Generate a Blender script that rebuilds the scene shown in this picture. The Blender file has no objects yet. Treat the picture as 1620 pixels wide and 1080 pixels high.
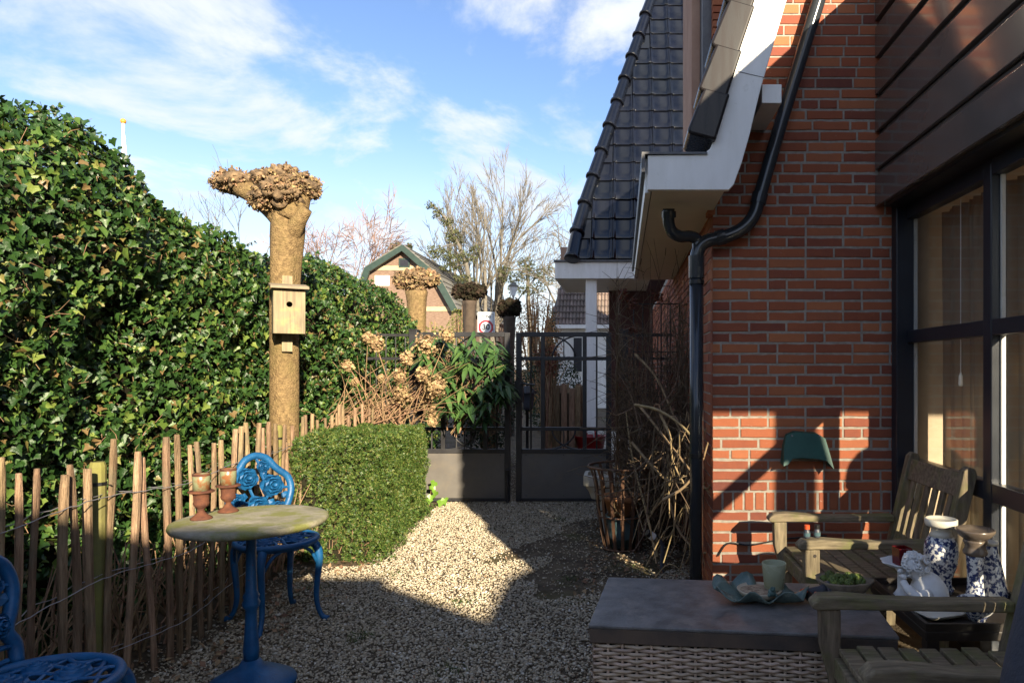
import bpy, math, random
import numpy as np
from mathutils import Vector, Matrix

SC = bpy.context.scene
COL = SC.collection
RAD = math.radians
F_PX, CX, CY, EYE = 1100.0, 985.0, 583.0, 1.40     # focal length in photo pixels, vanishing point, eye height

# ------------------------------------------------------------------ camera
cam = bpy.data.cameras.new('camera')
cam.sensor_width = 36.0
cam.lens = F_PX / 1620.0 * 36.0
cam.shift_x = -(CX - 810.0) / 1620.0
cam.shift_y = (CY - 540.0) / 1620.0
cam.clip_start = 0.05
cam.clip_end = 2000
cam_o = bpy.data.objects.new('camera', cam)
cam_o.location = (0, 0, EYE)
cam_o.rotation_euler = (RAD(90), 0, 0)
COL.objects.link(cam_o)
SC.camera = cam_o

# ------------------------------------------------------------------ sky and sun
SUN_EL, SUN_AZ = RAD(20.5), RAD(25.0)     # light travels towards +Y and 25 degrees towards -X
SKY_STRENGTH = 0.15
SUN_STRENGTH = 4.3
EXPOSURE = 1.74
world = bpy.data.worlds.new('World')
SC.world = world
world.use_nodes = True
wn, wl = world.node_tree.nodes, world.node_tree.links
wn.clear()
w_out = wn.new('ShaderNodeOutputWorld')
w_bg = wn.new('ShaderNodeBackground')
w_bg.inputs['Strength'].default_value = SKY_STRENGTH
sky = wn.new('ShaderNodeTexSky')
sky.sky_type = 'NISHITA'
sky.sun_disc = False
sky.sun_elevation = SUN_EL
sky.sun_rotation = math.pi - SUN_AZ       # sun stands behind the camera, to its right
sky.air_density = 1.0
sky.dust_density = 0.35
sky.ozone_density = 2.0
w_tc = wn.new('ShaderNodeTexCoord')
w_sep = wn.new('ShaderNodeSeparateXYZ')
wl.new(w_tc.outputs['Generated'], w_sep.inputs[0])
def wmath(op, a, b=None):
    n = wn.new('ShaderNodeMath'); n.operation = op
    for i, v in enumerate((a, b)):
        if v is None: continue
        if isinstance(v, (int, float)): n.inputs[i].default_value = v
        else: wl.new(v, n.inputs[i])
    return n.outputs[0]
w_zp = wmath('ADD', wmath('MAXIMUM', w_sep.outputs[2], 0.0), 0.16)
w_cmb = wn.new('ShaderNodeCombineXYZ')
wl.new(wmath('DIVIDE', w_sep.outputs[0], w_zp), w_cmb.inputs[0])
wl.new(wmath('DIVIDE', w_sep.outputs[1], w_zp), w_cmb.inputs[1])
w_map = wn.new('ShaderNodeMapping')
w_map.inputs['Location'].default_value = (11.3, 3.7, 0.0)
w_map.inputs['Scale'].default_value = (1.0, 0.8, 1.0)
wl.new(w_cmb.outputs[0], w_map.inputs['Vector'])
w_noise = wn.new('ShaderNodeTexNoise')
w_noise.inputs['Scale'].default_value = 1.7
w_noise.inputs['Detail'].default_value = 9.0
w_noise.inputs['Roughness'].default_value = 0.60
w_noise.inputs['Distortion'].default_value = 0.35
wl.new(w_map.outputs[0], w_noise.inputs['Vector'])
w_ramp = wn.new('ShaderNodeValToRGB')
w_ramp.color_ramp.elements[0].position = 0.45
w_ramp.color_ramp.elements[0].color = (0, 0, 0, 1)
w_ramp.color_ramp.elements[1].position = 0.63
w_ramp.color_ramp.elements[1].color = (1, 1, 1, 1)
w_ramp.color_ramp.interpolation = 'EASE'
wl.new(w_noise.outputs['Fac'], w_ramp.inputs[0])
# soft shading inside the clouds
w_noise2 = wn.new('ShaderNodeTexNoise')
w_noise2.inputs['Scale'].default_value = 2.1
w_noise2.inputs['Detail'].default_value = 6.0
wl.new(w_map.outputs[0], w_noise2.inputs['Vector'])
w_cr = wn.new('ShaderNodeValToRGB')
w_cr.color_ramp.elements[0].position = 0.3
w_cr.color_ramp.elements[0].color = (1.75, 1.92, 2.2, 1)
w_cr.color_ramp.elements[1].position = 0.63
w_cr.color_ramp.elements[1].color = (2.15, 2.2, 2.28, 1)
wl.new(w_noise2.outputs['Fac'], w_cr.inputs[0])
w_mix = wn.new('ShaderNodeMixRGB')
# seen at a flat angle the cloud layer closes up towards the horizon
w_low = wn.new('ShaderNodeMapRange'); w_low.interpolation_type = 'SMOOTHSTEP'
w_low.inputs['From Min'].default_value = 0.34; w_low.inputs['From Max'].default_value = 0.02
wl.new(w_sep.outputs[2], w_low.inputs[0])
w_cov = wmath('MAXIMUM', wmath('MULTIPLY', w_ramp.outputs[0], 0.92), wmath('MULTIPLY', w_low.outputs[0], 0.85))
wl.new(w_cov, w_mix.inputs[0])
w_hs = wn.new('ShaderNodeHueSaturation'); w_hs.inputs['Saturation'].default_value = 1.08; w_hs.inputs['Value'].default_value = 0.48; w_hs.inputs['Hue'].default_value = 0.510
wl.new(sky.outputs[0], w_hs.inputs['Color'])
wl.new(w_hs.outputs[0], w_mix.inputs[1])
wl.new(w_cr.outputs[0], w_mix.inputs[2])
wl.new(w_mix.outputs[0], w_bg.inputs['Color'])
wl.new(w_bg.outputs[0], w_out.inputs['Surface'])

sun = bpy.data.lights.new('sun', 'SUN')
sun.energy = SUN_STRENGTH
sun.angle = RAD(0.53)
sun.color = (1.0, 0.85, 0.62)
sun_o = bpy.data.objects.new('sun', sun)
_d = Vector((-math.sin(SUN_AZ) * math.cos(SUN_EL), math.cos(SUN_AZ) * math.cos(SUN_EL), -math.sin(SUN_EL)))
sun_o.rotation_euler = _d.to_track_quat('-Z', 'Y').to_euler()
sun_o.location = (6, -10, 8)
COL.objects.link(sun_o)

SC.view_settings.view_transform = 'Standard'
SC.view_settings.look = 'None'
SC.view_settings.exposure = EXPOSURE
SC.view_settings.gamma = 1.0
SC.view_settings.use_curve_mapping = False
SC.render.engine = 'CYCLES'
SC.cycles.max_bounces = 8
SC.cycles.transparent_max_bounces = 16
SC.cycles.use_denoising = True

# ------------------------------------------------------------------ helpers
ORG = {}
def at(px, py, Y):
    """photo pixel at depth Y -> world point"""
    return Vector(((px - CX) * Y / F_PX, Y, EYE - (py - CY) * Y / F_PX))

def tag(o, label=None, cat=None, group=None, kind=None):
    if label: o['label'] = label
    if cat: o['category'] = cat
    if group: o['group'] = group
    if kind: o['kind'] = kind
    return o

def thing(name, label, cat, loc=(0, 0, 0), rotz=0.0, group=None, local=False):
    o = bpy.data.objects.new(name, None)
    o.empty_display_size = 0.1
    o.location = loc
    o.rotation_euler = (0, 0, rotz)
    COL.objects.link(o)
    ORG[o.name] = Vector((0, 0, 0)) if local else Vector(loc)
    return tag(o, label, cat, group)

def link(name, mesh, parent=None, loc=None, rot=None):
    o = bpy.data.objects.new(name, mesh)
    COL.objects.link(o)
    if parent is not None:
        o.parent = parent
        ORG[o.name] = ORG[parent.name]
    else:
        ORG[o.name] = Vector((0, 0, 0))
    if loc is not None: o.location = loc
    if rot is not None: o.rotation_euler = rot
    return o

def copy_tree(o, parent=None):
    c = o.copy()
    COL.objects.link(c)
    c.parent = parent
    ORG[c.name] = ORG.get(o.name, Vector((0, 0, 0)))
    for ch in [k for k in bpy.data.objects if k.parent == o]:
        copy_tree(ch, c)
    return c

class MB:
    def __init__(self):
        self.v, self.f = [], []
    def add(self, vs, fs):
        b = len(self.v)
        self.v.extend([tuple(p) for p in vs])
        self.f.extend([tuple(i + b for i in q) for q in fs])
        return self
    def box(self, x0, x1, y0, y1, z0, z1):
        vs = [(x, y, z) for z in (z0, z1) for y in (y0, y1) for x in (x0, x1)]
        return self.add(vs, [(0, 2, 3, 1), (4, 5, 7, 6), (0, 1, 5, 4), (2, 6, 7, 3), (0, 4, 6, 2), (1, 3, 7, 5)])
    def bar(self, p0, p1, w, h, up=(0, 0, 1)):
        p0, p1 = Vector(p0), Vector(p1)
        d = (p1 - p0).normalized()
        u = Vector(up)
        if abs(d.dot(u)) > 0.98: u = Vector((0, 1, 0))
        s = d.cross(u).normalized(); u = s.cross(d)
        vs = [p + s * a * w / 2 + u * b * h / 2 for p in (p0, p1) for a, b in ((-1, -1), (1, -1), (1, 1), (-1, 1))]
        return self.add(vs, [(3, 2, 1, 0), (4, 5, 6, 7), (0, 1, 5, 4), (1, 2, 6, 5), (2, 3, 7, 6), (3, 0, 4, 7)])
    def tube(self, pts, rad, n=8, closed=False, caps=True, flat=1.0, twist=0.0):
        pts = [Vector(p) for p in pts]
        m = len(pts)
        if isinstance(rad, (int, float)): rad = [rad] * m
        u = None; vs = []
        for i, p in enumerate(pts):
            if closed: d = pts[(i + 1) % m] - pts[i - 1]
            else: d = pts[min(i + 1, m - 1)] - pts[max(i - 1, 0)]
            if d.length < 1e-9: d = Vector((0, 0, 1))
            d.normalize()
            if u is None:
                u = Vector((0, 0, 1)) if abs(d.z) < 0.9 else Vector((1, 0, 0))
            u = (u - d * u.dot(d))
            if u.length < 1e-6: u = d.orthogonal()
            u.normalize(); s = d.cross(u)
            for k in range(n):
                a = 2 * math.pi * k / n + twist
                vs.append(p + (s * math.cos(a) + u * math.sin(a) * flat) * rad[i])
        fs = []
        for i in range(m if closed else m - 1):
            j = (i + 1) % m
            for k in range(n):
                k2 = (k + 1) % n
                fs.append((i * n + k, i * n + k2, j * n + k2, j * n + k))
        if caps and not closed:
            fs.append(tuple(range(n - 1, -1, -1)))
            fs.append(tuple((m - 1) * n + k for k in range(n)))
        return self.add(vs, fs)
    def lathe(self, prof, n=24, c=(0, 0, 0), sx=1.0, sy=1.0, caps=True, wob=None):
        vs = []
        for i, (r, z) in enumerate(prof):
            for k in range(n):
                a = 2 * math.pi * k / n
                rr = r * (1 + (wob(a, z) if wob else 0))
                vs.append((c[0] + rr * math.cos(a) * sx, c[1] + rr * math.sin(a) * sy, c[2] + z))
        fs = []
        for i in range(len(prof) - 1):
            for k in range(n):
                k2 = (k + 1) % n
                fs.append((i * n + k, i * n + k2, (i + 1) * n + k2, (i + 1) * n + k))
        if caps:
            if prof[0][0] > 1e-5: fs.append(tuple(range(n - 1, -1, -1)))
            if prof[-1][0] > 1e-5: fs.append(tuple((len(prof) - 1) * n + k for k in range(n)))
        return self.add(vs, fs)
    def prism_y(self, poly, y0, y1):
        n = len(poly)
        vs = [(x, y0, z) for x, z in poly] + [(x, y1, z) for x, z in poly]
        fs = [tuple(range(n)), tuple(range(2 * n - 1, n - 1, -1))]
        for i in range(n):
            j = (i + 1) % n
            fs.append((i, i + n, j + n, j))
        return self.add(vs, fs)
    def prism_x(self, poly, x0, x1):
        n = len(poly)
        vs = [(x0, y, z) for y, z in poly] + [(x1, y, z) for y, z in poly]
        fs = [tuple(range(n)), tuple(range(2 * n - 1, n - 1, -1))]
        for i in range(n):
            j = (i + 1) % n
            fs.append((i, i + n, j + n, j))
        return self.add(vs, fs)
    def prism_z(self, poly, z0, z1):
        n = len(poly)
        vs = [(x, y, z0) for x, y in poly] + [(x, y, z1) for x, y in poly]
        fs = [tuple(range(n - 1, -1, -1)), tuple(range(n, 2 * n))]
        for i in range(n):
            j = (i + 1) % n
            fs.append((i, j, j + n, i + n))
        return self.add(vs, fs)
    def blob(self, c, r, seed=0, nu=14, nv=9, amp=0.12):
        rg = random.Random(seed)
        ph = [(rg.uniform(1, 4), rg.uniform(1, 4), rg.uniform(0, 6), rg.uniform(0, 6)) for _ in range(4)]
        vs = []
        for i in range(nv + 1):
            t = math.pi * i / nv
            for k in range(nu):
                a = 2 * math.pi * k / nu
                w = 1 + amp * sum(math.sin(p[0] * 2 * t + p[2]) * math.cos(round(p[1]) * a + p[3]) for p in ph) / 2
                vs.append((c[0] + r[0] * w * math.sin(t) * math.cos(a), c[1] + r[1] * w * math.sin(t) * math.sin(a), c[2] - r[2] * w * math.cos(t)))
        fs = []
        for i in range(nv):
            for k in range(nu):
                k2 = (k + 1) % nu
                fs.append((i * nu + k, i * nu + k2, (i + 1) * nu + k2, (i + 1) * nu + k))
        return self.add(vs, fs)
    def mesh(self, name, mat, smooth=False, org=Vector((0, 0, 0))):
        me = bpy.data.meshes.new(name)
        me.from_pydata([(p[0] - org[0], p[1] - org[1], p[2] - org[2]) for p in self.v], [], self.f)
        me.validate()
        if mat is not None: me.materials.append(mat)
        if smooth:
            me.polygons.foreach_set('use_smooth', [True] * len(me.polygons))
        return me
    def build(self, name, mat, parent=None, smooth=False, bevel=0.0, seg=2):
        org = ORG[parent.name] if parent is not None else Vector((0, 0, 0))
        o = link(name, self.mesh(name, mat, smooth, org), parent)
        if bevel > 0:
            b = o.modifiers.new('bevel', 'BEVEL')
            b.width = bevel; b.segments = seg; b.limit_method = 'ANGLE'; b.angle_limit = RAD(40)
        return o

def fast_mesh(name, V, T, mat, smooth=False):
    """big triangle mesh from numpy arrays"""
    V = np.ascontiguousarray(V, dtype=np.float32).reshape(-1, 3)
    T = np.ascontiguousarray(T, dtype=np.int32).reshape(-1, 3)
    me = bpy.data.meshes.new(name)
    me.vertices.add(len(V)); me.vertices.foreach_set('co', V.ravel())
    me.loops.add(len(T) * 3); me.loops.foreach_set('vertex_index', T.ravel())
    me.polygons.add(len(T)); me.polygons.foreach_set('loop_start', np.arange(0, len(T) * 3, 3, dtype=np.int32))
    if smooth: me.polygons.foreach_set('use_smooth', np.ones(len(T), dtype=bool))
    me.update(calc_edges=True)
    if mat is not None: me.materials.append(mat)
    return me

def frames(nrm, tip):
    z = nrm / (np.linalg.norm(nrm, axis=1, keepdims=True) + 1e-9)
    y = tip - z * np.sum(tip * z, axis=1, keepdims=True)
    y = y / (np.linalg.norm(y, axis=1, keepdims=True) + 1e-9)
    x = np.cross(y, z)
    return np.stack([x, y, z], axis=2)

def scatter_arrays(tv, tf, pos, R, scale):
    tv = np.asarray(tv, float); tf = np.asarray(tf, int)
    m, n = len(pos), len(tv)
    sc = np.asarray(scale, float)
    if sc.ndim == 1: sc = sc[:, None]
    loc = tv[None] * sc[:, None, :] if sc.shape[1] == 3 else tv[None] * sc[:, None, :]
    V = np.einsum('mij,mnj->mni', R, loc) + pos[:, None, :]
    T = tf[None] + (np.arange(m) * n)[:, None, None]
    return V.reshape(-1, 3), T.reshape(-1, 3)

def scatter(name, tv, tf, pos, nrm, tip, scale, mat, parent=None, kind=None):
    org = np.array(ORG[parent.name]) if parent is not None else np.zeros(3)
    V, T = scatter_arrays(tv, tf, pos - org, frames(nrm, tip), scale)
    o = link(name, fast_mesh(name, V, T, mat), parent)
    if kind: o['kind'] = kind
    return o

def leaf_objects(name, mesh, pos, nrm, tip, scale, parent):
    R = frames(nrm, tip); org = ORG[parent.name]
    for i in range(len(pos)):
        M = Matrix([[R[i][r][c] * scale[i] for c in range(3)] + [pos[i][r] - org[r]] for r in range(3)] + [[0, 0, 0, 1]])
        o = link(name, mesh, parent)
        o.matrix_local = M

def rough_noise(P, seed, freq=1.0, n=7):
    """cheap smooth pseudo-noise of world points, about -1..1"""
    rg = np.random.RandomState(seed)
    out = np.zeros(len(P))
    for i in range(n):
        k = rg.normal(size=3) * freq * (1 + i * 0.55)
        out += np.sin(P @ k + rg.uniform(0, 6.28)) / (1 + i * 0.45)
    return out / 2.4

# ------------------------------------------------------------------ materials
MATS = {}
def nd(nt, kind, **kw):
    n = nt.nodes.new(kind)
    for k, v in kw.items():
        if k in n.inputs: n.inputs[k].default_value = v
        else: setattr(n, k, v)
    return n

def pm(name, col, rough=0.6, col2=None, scale=6.0, rand=0.0, randcols=None, bump=0.0, bscale=80.0, bdist=0.004,
       metal=0.0, spec=0.5, coat=0.0, stretch=(1, 1, 1), trans=0.0, detail=5.0, ramp=(0.35, 0.65), stain=None, rvar=0.1, objspace=False):
    """principled material: two-colour noise mottling, random tint per piece, bump, optional stain and translucency"""
    m = bpy.data.materials.new(name); m.use_nodes = True
    nt = m.node_tree; nt.nodes.clear()
    out = nd(nt, 'ShaderNodeOutputMaterial')
    b = nd(nt, 'ShaderNodeBsdfPrincipled')
    geo = nd(nt, 'ShaderNodeNewGeometry')
    if objspace:
        tc = nd(nt, 'ShaderNodeTexCoord'); vec = tc.outputs['Object']
    else:
        vec = geo.outputs['Position']
    mp = nd(nt, 'ShaderNodeMapping'); mp.inputs['Scale'].default_value = stretch
    nt.links.new(vec, mp.inputs['Vector'])
    no = nd(nt, 'ShaderNodeTexNoise', Scale=scale, Detail=detail, Roughness=0.6)
    nt.links.new(mp.outputs[0], no.inputs['Vector'])
    c1 = tuple(col) + (1,)
    c2 = tuple(col2 if col2 else [c * 0.72 for c in col]) + (1,)
    rp = nd(nt, 'ShaderNodeValToRGB')
    rp.color_ramp.elements[0].position = ramp[0]; rp.color_ramp.elements[0].color = c2
    rp.color_ramp.elements[1].position = ramp[1]; rp.color_ramp.elements[1].color = c1
    nt.links.new(no.outputs['Fac'], rp.inputs[0])
    colsock = rp.outputs[0]
    # one random number per piece (object or mesh island)
    oi = nd(nt, 'ShaderNodeObjectInfo')
    ad = nd(nt, 'ShaderNodeMath', operation='ADD')
    nt.links.new(oi.outputs['Random'], ad.inputs[0]); nt.links.new(geo.outputs['Random Per Island'], ad.inputs[1])
    fr = nd(nt, 'ShaderNodeMath', operation='FRACT'); nt.links.new(ad.outputs[0], fr.inputs[0])
    if randcols:
        r2 = nd(nt, 'ShaderNodeValToRGB'); r2.color_ramp.interpolation = 'LINEAR'
        els = r2.color_ramp.elements
        while len(els) < len(randcols): els.new(0.5)
        for e, (p, c) in zip(els, randcols):
            e.position = p; e.color = tuple(c) + (1,)
        nt.links.new(fr.outputs[0], r2.inputs[0])
        mx = nd(nt, 'ShaderNodeMixRGB', blend_type='MIX'); mx.inputs[0].default_value = 0.78
        nt.links.new(colsock, mx.inputs[1]); nt.links.new(r2.outputs[0], mx.inputs[2]); colsock = mx.outputs[0]
    if rand > 0:
        hs = nd(nt, 'ShaderNodeHueSaturation')
        mr = nd(nt, 'ShaderNodeMapRange'); mr.inputs['To Min'].default_value = 1 - rand; mr.inputs['To Max'].default_value = 1 + rand
        nt.links.new(fr.outputs[0], mr.inputs[0]); nt.links.new(mr.outputs[0], hs.inputs['Value'])
        f2 = nd(nt, 'ShaderNodeMath', operation='MULTIPLY'); f2.inputs[1].default_value = 7.31
        nt.links.new(fr.outputs[0], f2.inputs[0])
        f3 = nd(nt, 'ShaderNodeMath', operation='FRACT'); nt.links.new(f2.outputs[0], f3.inputs[0])
        mh = nd(nt, 'ShaderNodeMapRange'); mh.inputs['To Min'].default_value = 0.5 - rand * 0.05; mh.inputs['To Max'].default_value = 0.5 + rand * 0.05
        nt.links.new(f3.outputs[0], mh.inputs[0]); nt.links.new(mh.outputs[0], hs.inputs['Hue'])
        nt.links.new(colsock, hs.inputs['Color']); colsock = hs.outputs[0]
    if stain:
        scol, sscale, lo, hi = stain
        n2 = nd(nt, 'ShaderNodeTexNoise', Scale=sscale, Detail=7.0, Roughness=0.65)
        nt.links.new(geo.outputs['Position'], n2.inputs['Vector'])
        r3 = nd(nt, 'ShaderNodeMapRange'); r3.inputs['From Min'].default_value = lo; r3.inputs['From Max'].default_value = hi
        nt.links.new(n2.outputs['Fac'], r3.inputs[0])
        mx = nd(nt, 'ShaderNodeMixRGB'); mx.inputs[2].default_value = tuple(scol) + (1,)
        nt.links.new(r3.outputs[0], mx.inputs[0]); nt.links.new(colsock, mx.inputs[1]); colsock = mx.outputs[0]
    nt.links.new(colsock, b.inputs['Base Color'])
    rr = nd(nt, 'ShaderNodeMapRange'); rr.inputs['To Min'].default_value = max(0.02, rough - rvar); rr.inputs['To Max'].default_value = min(1, rough + rvar)
    nt.links.new(no.outputs['Fac'], rr.inputs[0]); nt.links.new(rr.outputs[0], b.inputs['Roughness'])
    b.inputs['Metallic'].default_value = metal
    b.inputs['Specular IOR Level'].default_value = spec
    b.inputs['Coat Weight'].default_value = coat
    b.inputs['Coat Roughness'].default_value = 0.08
    if bump > 0:
        n3 = nd(nt, 'ShaderNodeTexNoise', Scale=bscale, Detail=4.0, Roughness=0.6)
        nt.links.new(mp.outputs[0], n3.inputs['Vector'])
        bp = nd(nt, 'ShaderNodeBump', Strength=bump, Distance=bdist)
        nt.links.new(n3.outputs['Fac'], bp.inputs['Height']); nt.links.new(bp.outputs[0], b.inputs['Normal'])
    sh = b.outputs[0]
    if trans > 0:
        tr = nd(nt, 'ShaderNodeBsdfTranslucent')
        nt.links.new(colsock, tr.inputs['Color'])
        ms = nd(nt, 'ShaderNodeMixShader'); ms.inputs[0].default_value = trans
        nt.links.new(b.outputs[0], ms.inputs[1]); nt.links.new(tr.outputs[0], ms.inputs[2]); sh = ms.outputs[0]
    nt.links.new(sh, out.inputs['Surface'])
    MATS[name] = m
    return m

def glass_mat(name, tint=(0.985, 0.99, 0.985)):
    m = bpy.data.materials.new(name); m.use_nodes = True
    nt = m.node_tree; nt.nodes.clear()
    out = nd(nt, 'ShaderNodeOutputMaterial')
    t = nd(nt, 'ShaderNodeBsdfTransparent'); t.inputs['Color'].default_value = tuple(tint) + (1,)
    g = nd(nt, 'ShaderNodeBsdfGlossy'); g.inputs['Roughness'].default_value = 0.01
    # Schlick reflectance, the same from both sides of the thin pane
    lw = nd(nt, 'ShaderNodeLayerWeight', Blend=0.5)
    p5 = nd(nt, 'ShaderNodeMath', operation='POWER'); p5.inputs[1].default_value = 5.0
    nt.links.new(lw.outputs['Facing'], p5.inputs[0])
    ml = nd(nt, 'ShaderNodeMapRange'); ml.inputs['To Min'].default_value = 0.06; ml.inputs['To Max'].default_value = 1.0
    nt.links.new(p5.outputs[0], ml.inputs[0])
    ms = nd(nt, 'ShaderNodeMixShader')
    nt.links.new(ml.outputs[0], ms.inputs[0]); nt.links.new(t.outputs[0], ms.inputs[1]); nt.links.new(g.outputs[0], ms.inputs[2])
    nt.links.new(ms.outputs[0], out.inputs['Surface'])
    return m

BRICKCOLS = [(0.0, (0.25, 0.076, 0.042)), (0.25, (0.37, 0.120, 0.056)), (0.5, (0.19, 0.058, 0.041)), (0.75, (0.45, 0.168, 0.074)), (0.9, (0.31, 0.094, 0.049)), (1.0, (0.115, 0.042, 0.037))]
M_BRICK = pm('brick_clay', (0.40, 0.12, 0.06), 0.85, (0.24, 0.07, 0.045), scale=25, randcols=BRICKCOLS, bump=0.7, bscale=120, bdist=0.004, spec=0.25, stain=((0.45, 0.36, 0.30), 38, 0.66, 0.82))
M_MORTAR = pm('mortar', (0.38, 0.345, 0.30), 0.95, scale=30, bump=0.8, bscale=200, spec=0.1)
M_WHITE = pm('white_paint', (0.82, 0.81, 0.79), 0.42, (0.73, 0.72, 0.69), scale=4, stretch=(3, 3, 0.6), bump=0.12, bscale=60, stain=((0.46, 0.43, 0.36), 17, 0.60, 0.90))
M_CREAM = pm('cream_soffit', (0.72, 0.66, 0.55), 0.5, (0.66, 0.60, 0.5), scale=4)
M_NAVY = pm('dark_frame_paint', (0.020, 0.024, 0.034), 0.32, (0.016, 0.019, 0.027), scale=5)
M_GATE = pm('gate_paint', (0.030, 0.030, 0.033), 0.36, (0.021, 0.021, 0.024), scale=7, bump=0.1, bscale=150, spec=0.5, stain=((0.09, 0.08, 0.068), 9, 0.58, 0.9))
M_GATEP = pm('gate_panel_paint', (0.13, 0.122, 0.114), 0.40, (0.108, 0.10, 0.093), scale=4, bump=0.1, bscale=150, stain=((0.15, 0.13, 0.105), 7, 0.50, 0.8))
M_PIPE = pm('downpipe_plastic', (0.030, 0.035, 0.042), 0.16, (0.026, 0.030, 0.036), scale=5, spec=0.5)
M_TILE = pm('glazed_tile', (0.0050, 0.0062, 0.0105), 0.16, (0.0035, 0.0045, 0.008), scale=7, rand=0.2, spec=0.5, coat=0.2, bump=0.06, bscale=14)
M_VTILE = pm('verge_tile_glaze', (0.010, 0.010, 0.012), 0.27, (0.024, 0.019, 0.018), scale=5, stretch=(6, 6, 0.6), rand=0.15, spec=0.25)
M_LEAD = pm('lead_sheet', (0.12, 0.125, 0.135), 0.5, (0.07, 0.07, 0.075), scale=8, bump=0.2, bscale=30)
M_SIDING = pm('siding_board', (0.115, 0.098, 0.092), 0.15, (0.098, 0.083, 0.078), scale=3, spec=0.6, coat=0.5, rvar=0.04)
M_GLASS = glass_mat('window_glass')
M_CURTAIN = pm('curtain_cloth', (0.36, 0.305, 0.235), 0.9, (0.31, 0.26, 0.20), scale=8, trans=0.35, bump=0.2, bscale=300)
M_PLASTER = pm('plaster', (0.55, 0.43, 0.30), 0.9, scale=3)
M_BARK = pm('plane_bark', (0.31, 0.215, 0.105), 0.92, (0.15, 0.10, 0.05), scale=34, bump=1.0, bscale=90, bdist=0.02, spec=0.2, detail=8, stain=((0.19, 0.145, 0.06), 6, 0.48, 0.75))
M_HEADBARK = pm('pollard_knot', (0.27, 0.185, 0.105), 0.95, (0.075, 0.05, 0.03), scale=22, bump=1.0, bscale=60, bdist=0.02)
M_FLAKE = pm('dry_shoot', (0.34, 0.235, 0.13), 0.92, (0.20, 0.13, 0.07), scale=30, rand=0.55, spec=0.15)
M_FLAKE_SHADED = pm('shaded_dry_shoot', (0.045, 0.031, 0.022), 0.9, (0.03, 0.02, 0.014), scale=30, rand=0.4, spec=0.15)  # dry shoot copy with the house shade put into its colour
IVYCOLS = [(0.0, (0.012, 0.034, 0.010)), (0.35, (0.020, 0.056, 0.013)), (0.62, (0.034, 0.082, 0.017)), (0.84, (0.085, 0.145, 0.026)), (0.93, (0.20, 0.25, 0.055)), (0.97, (0.19, 0.115, 0.05))]
M_IVY = pm('ivy_leaf', (0.04, 0.09, 0.02), 0.40, (0.02, 0.05, 0.012), scale=40, randcols=IVYCOLS, spec=0.4, trans=0.08, bump=0.5, bscale=70, bdist=0.006)
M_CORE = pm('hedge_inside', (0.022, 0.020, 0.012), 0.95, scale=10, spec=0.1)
YEWCOLS = [(0.0, (0.016, 0.042, 0.012)), (0.35, (0.036, 0.080, 0.018)), (0.7, (0.078, 0.132, 0.028)), (0.9, (0.19, 0.22, 0.055)), (1.0, (0.17, 0.115, 0.05))]
M_YEW = pm('clipped_hedge_leaf', (0.10, 0.14, 0.024), 0.42, (0.030, 0.070, 0.014), scale=9, randcols=YEWCOLS, spec=0.3, trans=0.12)
LAURCOLS = [(0.0, (0.026, 0.062, 0.022)), (0.5, (0.042, 0.095, 0.030)), (0.9, (0.08, 0.15, 0.04)), (1.0, (0.12, 0.2, 0.05))]
M_LAUR = pm('long_leaf', (0.04, 0.09, 0.03), 0.32, scale=12, randcols=LAURCOLS, spec=0.5, trans=0.12)
M_PETAL = pm('dry_petal', (0.46, 0.335, 0.19), 0.9, (0.33, 0.225, 0.12), scale=40, rand=0.35, spec=0.1, trans=0.2)
M_TWIG = pm('dry_twig', (0.30, 0.195, 0.115), 0.85, (0.19, 0.12, 0.07), scale=20, rand=0.35, spec=0.2)
M_CANE_SUNLIT = pm('sunlit_cane_wood', (0.44, 0.32, 0.18), 0.8, (0.27, 0.19, 0.11), scale=18, rand=0.3, spec=0.2, bump=0.4, bscale=120)  # vine wood lightened, the sunlit tone is in the colour
M_VINE = pm('vine_wood', (0.17, 0.122, 0.078), 0.85, (0.085, 0.06, 0.042), scale=18, rand=0.35, spec=0.2, bump=0.4, bscale=120)
M_PICKET = pm('chestnut_picket', (0.36, 0.25, 0.155), 0.9, (0.18, 0.118, 0.072), scale=9, stretch=(9, 9, 0.7), rand=0.32, bump=1.0, bscale=22, bdist=0.012, spec=0.2, stain=((0.17, 0.15, 0.10), 6, 0.5, 0.8))
M_POST = pm('green_post', (0.20, 0.19, 0.045), 0.85, (0.13, 0.12, 0.04), scale=7, bump=0.4)
M_WIRE = pm('galvanised_wire', (0.42, 0.42, 0.46), 0.45, scale=20, metal=0.6)
M_BLUE = pm('blue_enamel', (0.010, 0.100, 0.25), 0.42, (0.007, 0.062, 0.17), scale=14, spec=0.4, bump=0.5, bscale=120, bdist=0.003, stain=((0.075, 0.040, 0.026), 45, 0.63, 0.72))
M_STONE = pm('mossy_table_stone', (0.33, 0.30, 0.235), 0.9, (0.19, 0.18, 0.11), scale=9, detail=9, bump=0.8, bscale=90, bdist=0.006, stain=((0.185, 0.19, 0.055), 6.5, 0.48, 0.60))
M_RUST = pm('rusty_iron', (0.135, 0.054, 0.030), 0.92, (0.07, 0.030, 0.022), scale=26, bump=0.6, bscale=150, spec=0.2)
M_BIRD = pm('weathered_pine', (0.31, 0.25, 0.155), 0.85, (0.16, 0.13, 0.085), scale=6, stretch=(9, 9, 0.6), bump=0.3, bscale=16, stain=((0.34, 0.32, 0.12), 9, 0.54, 0.8))
M_GREYWOOD = pm('greyed_board', (0.27, 0.22, 0.15), 0.85, (0.2, 0.16, 0.11), scale=7, stretch=(1, 6, 6), bump=0.4, bscale=30)
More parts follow.
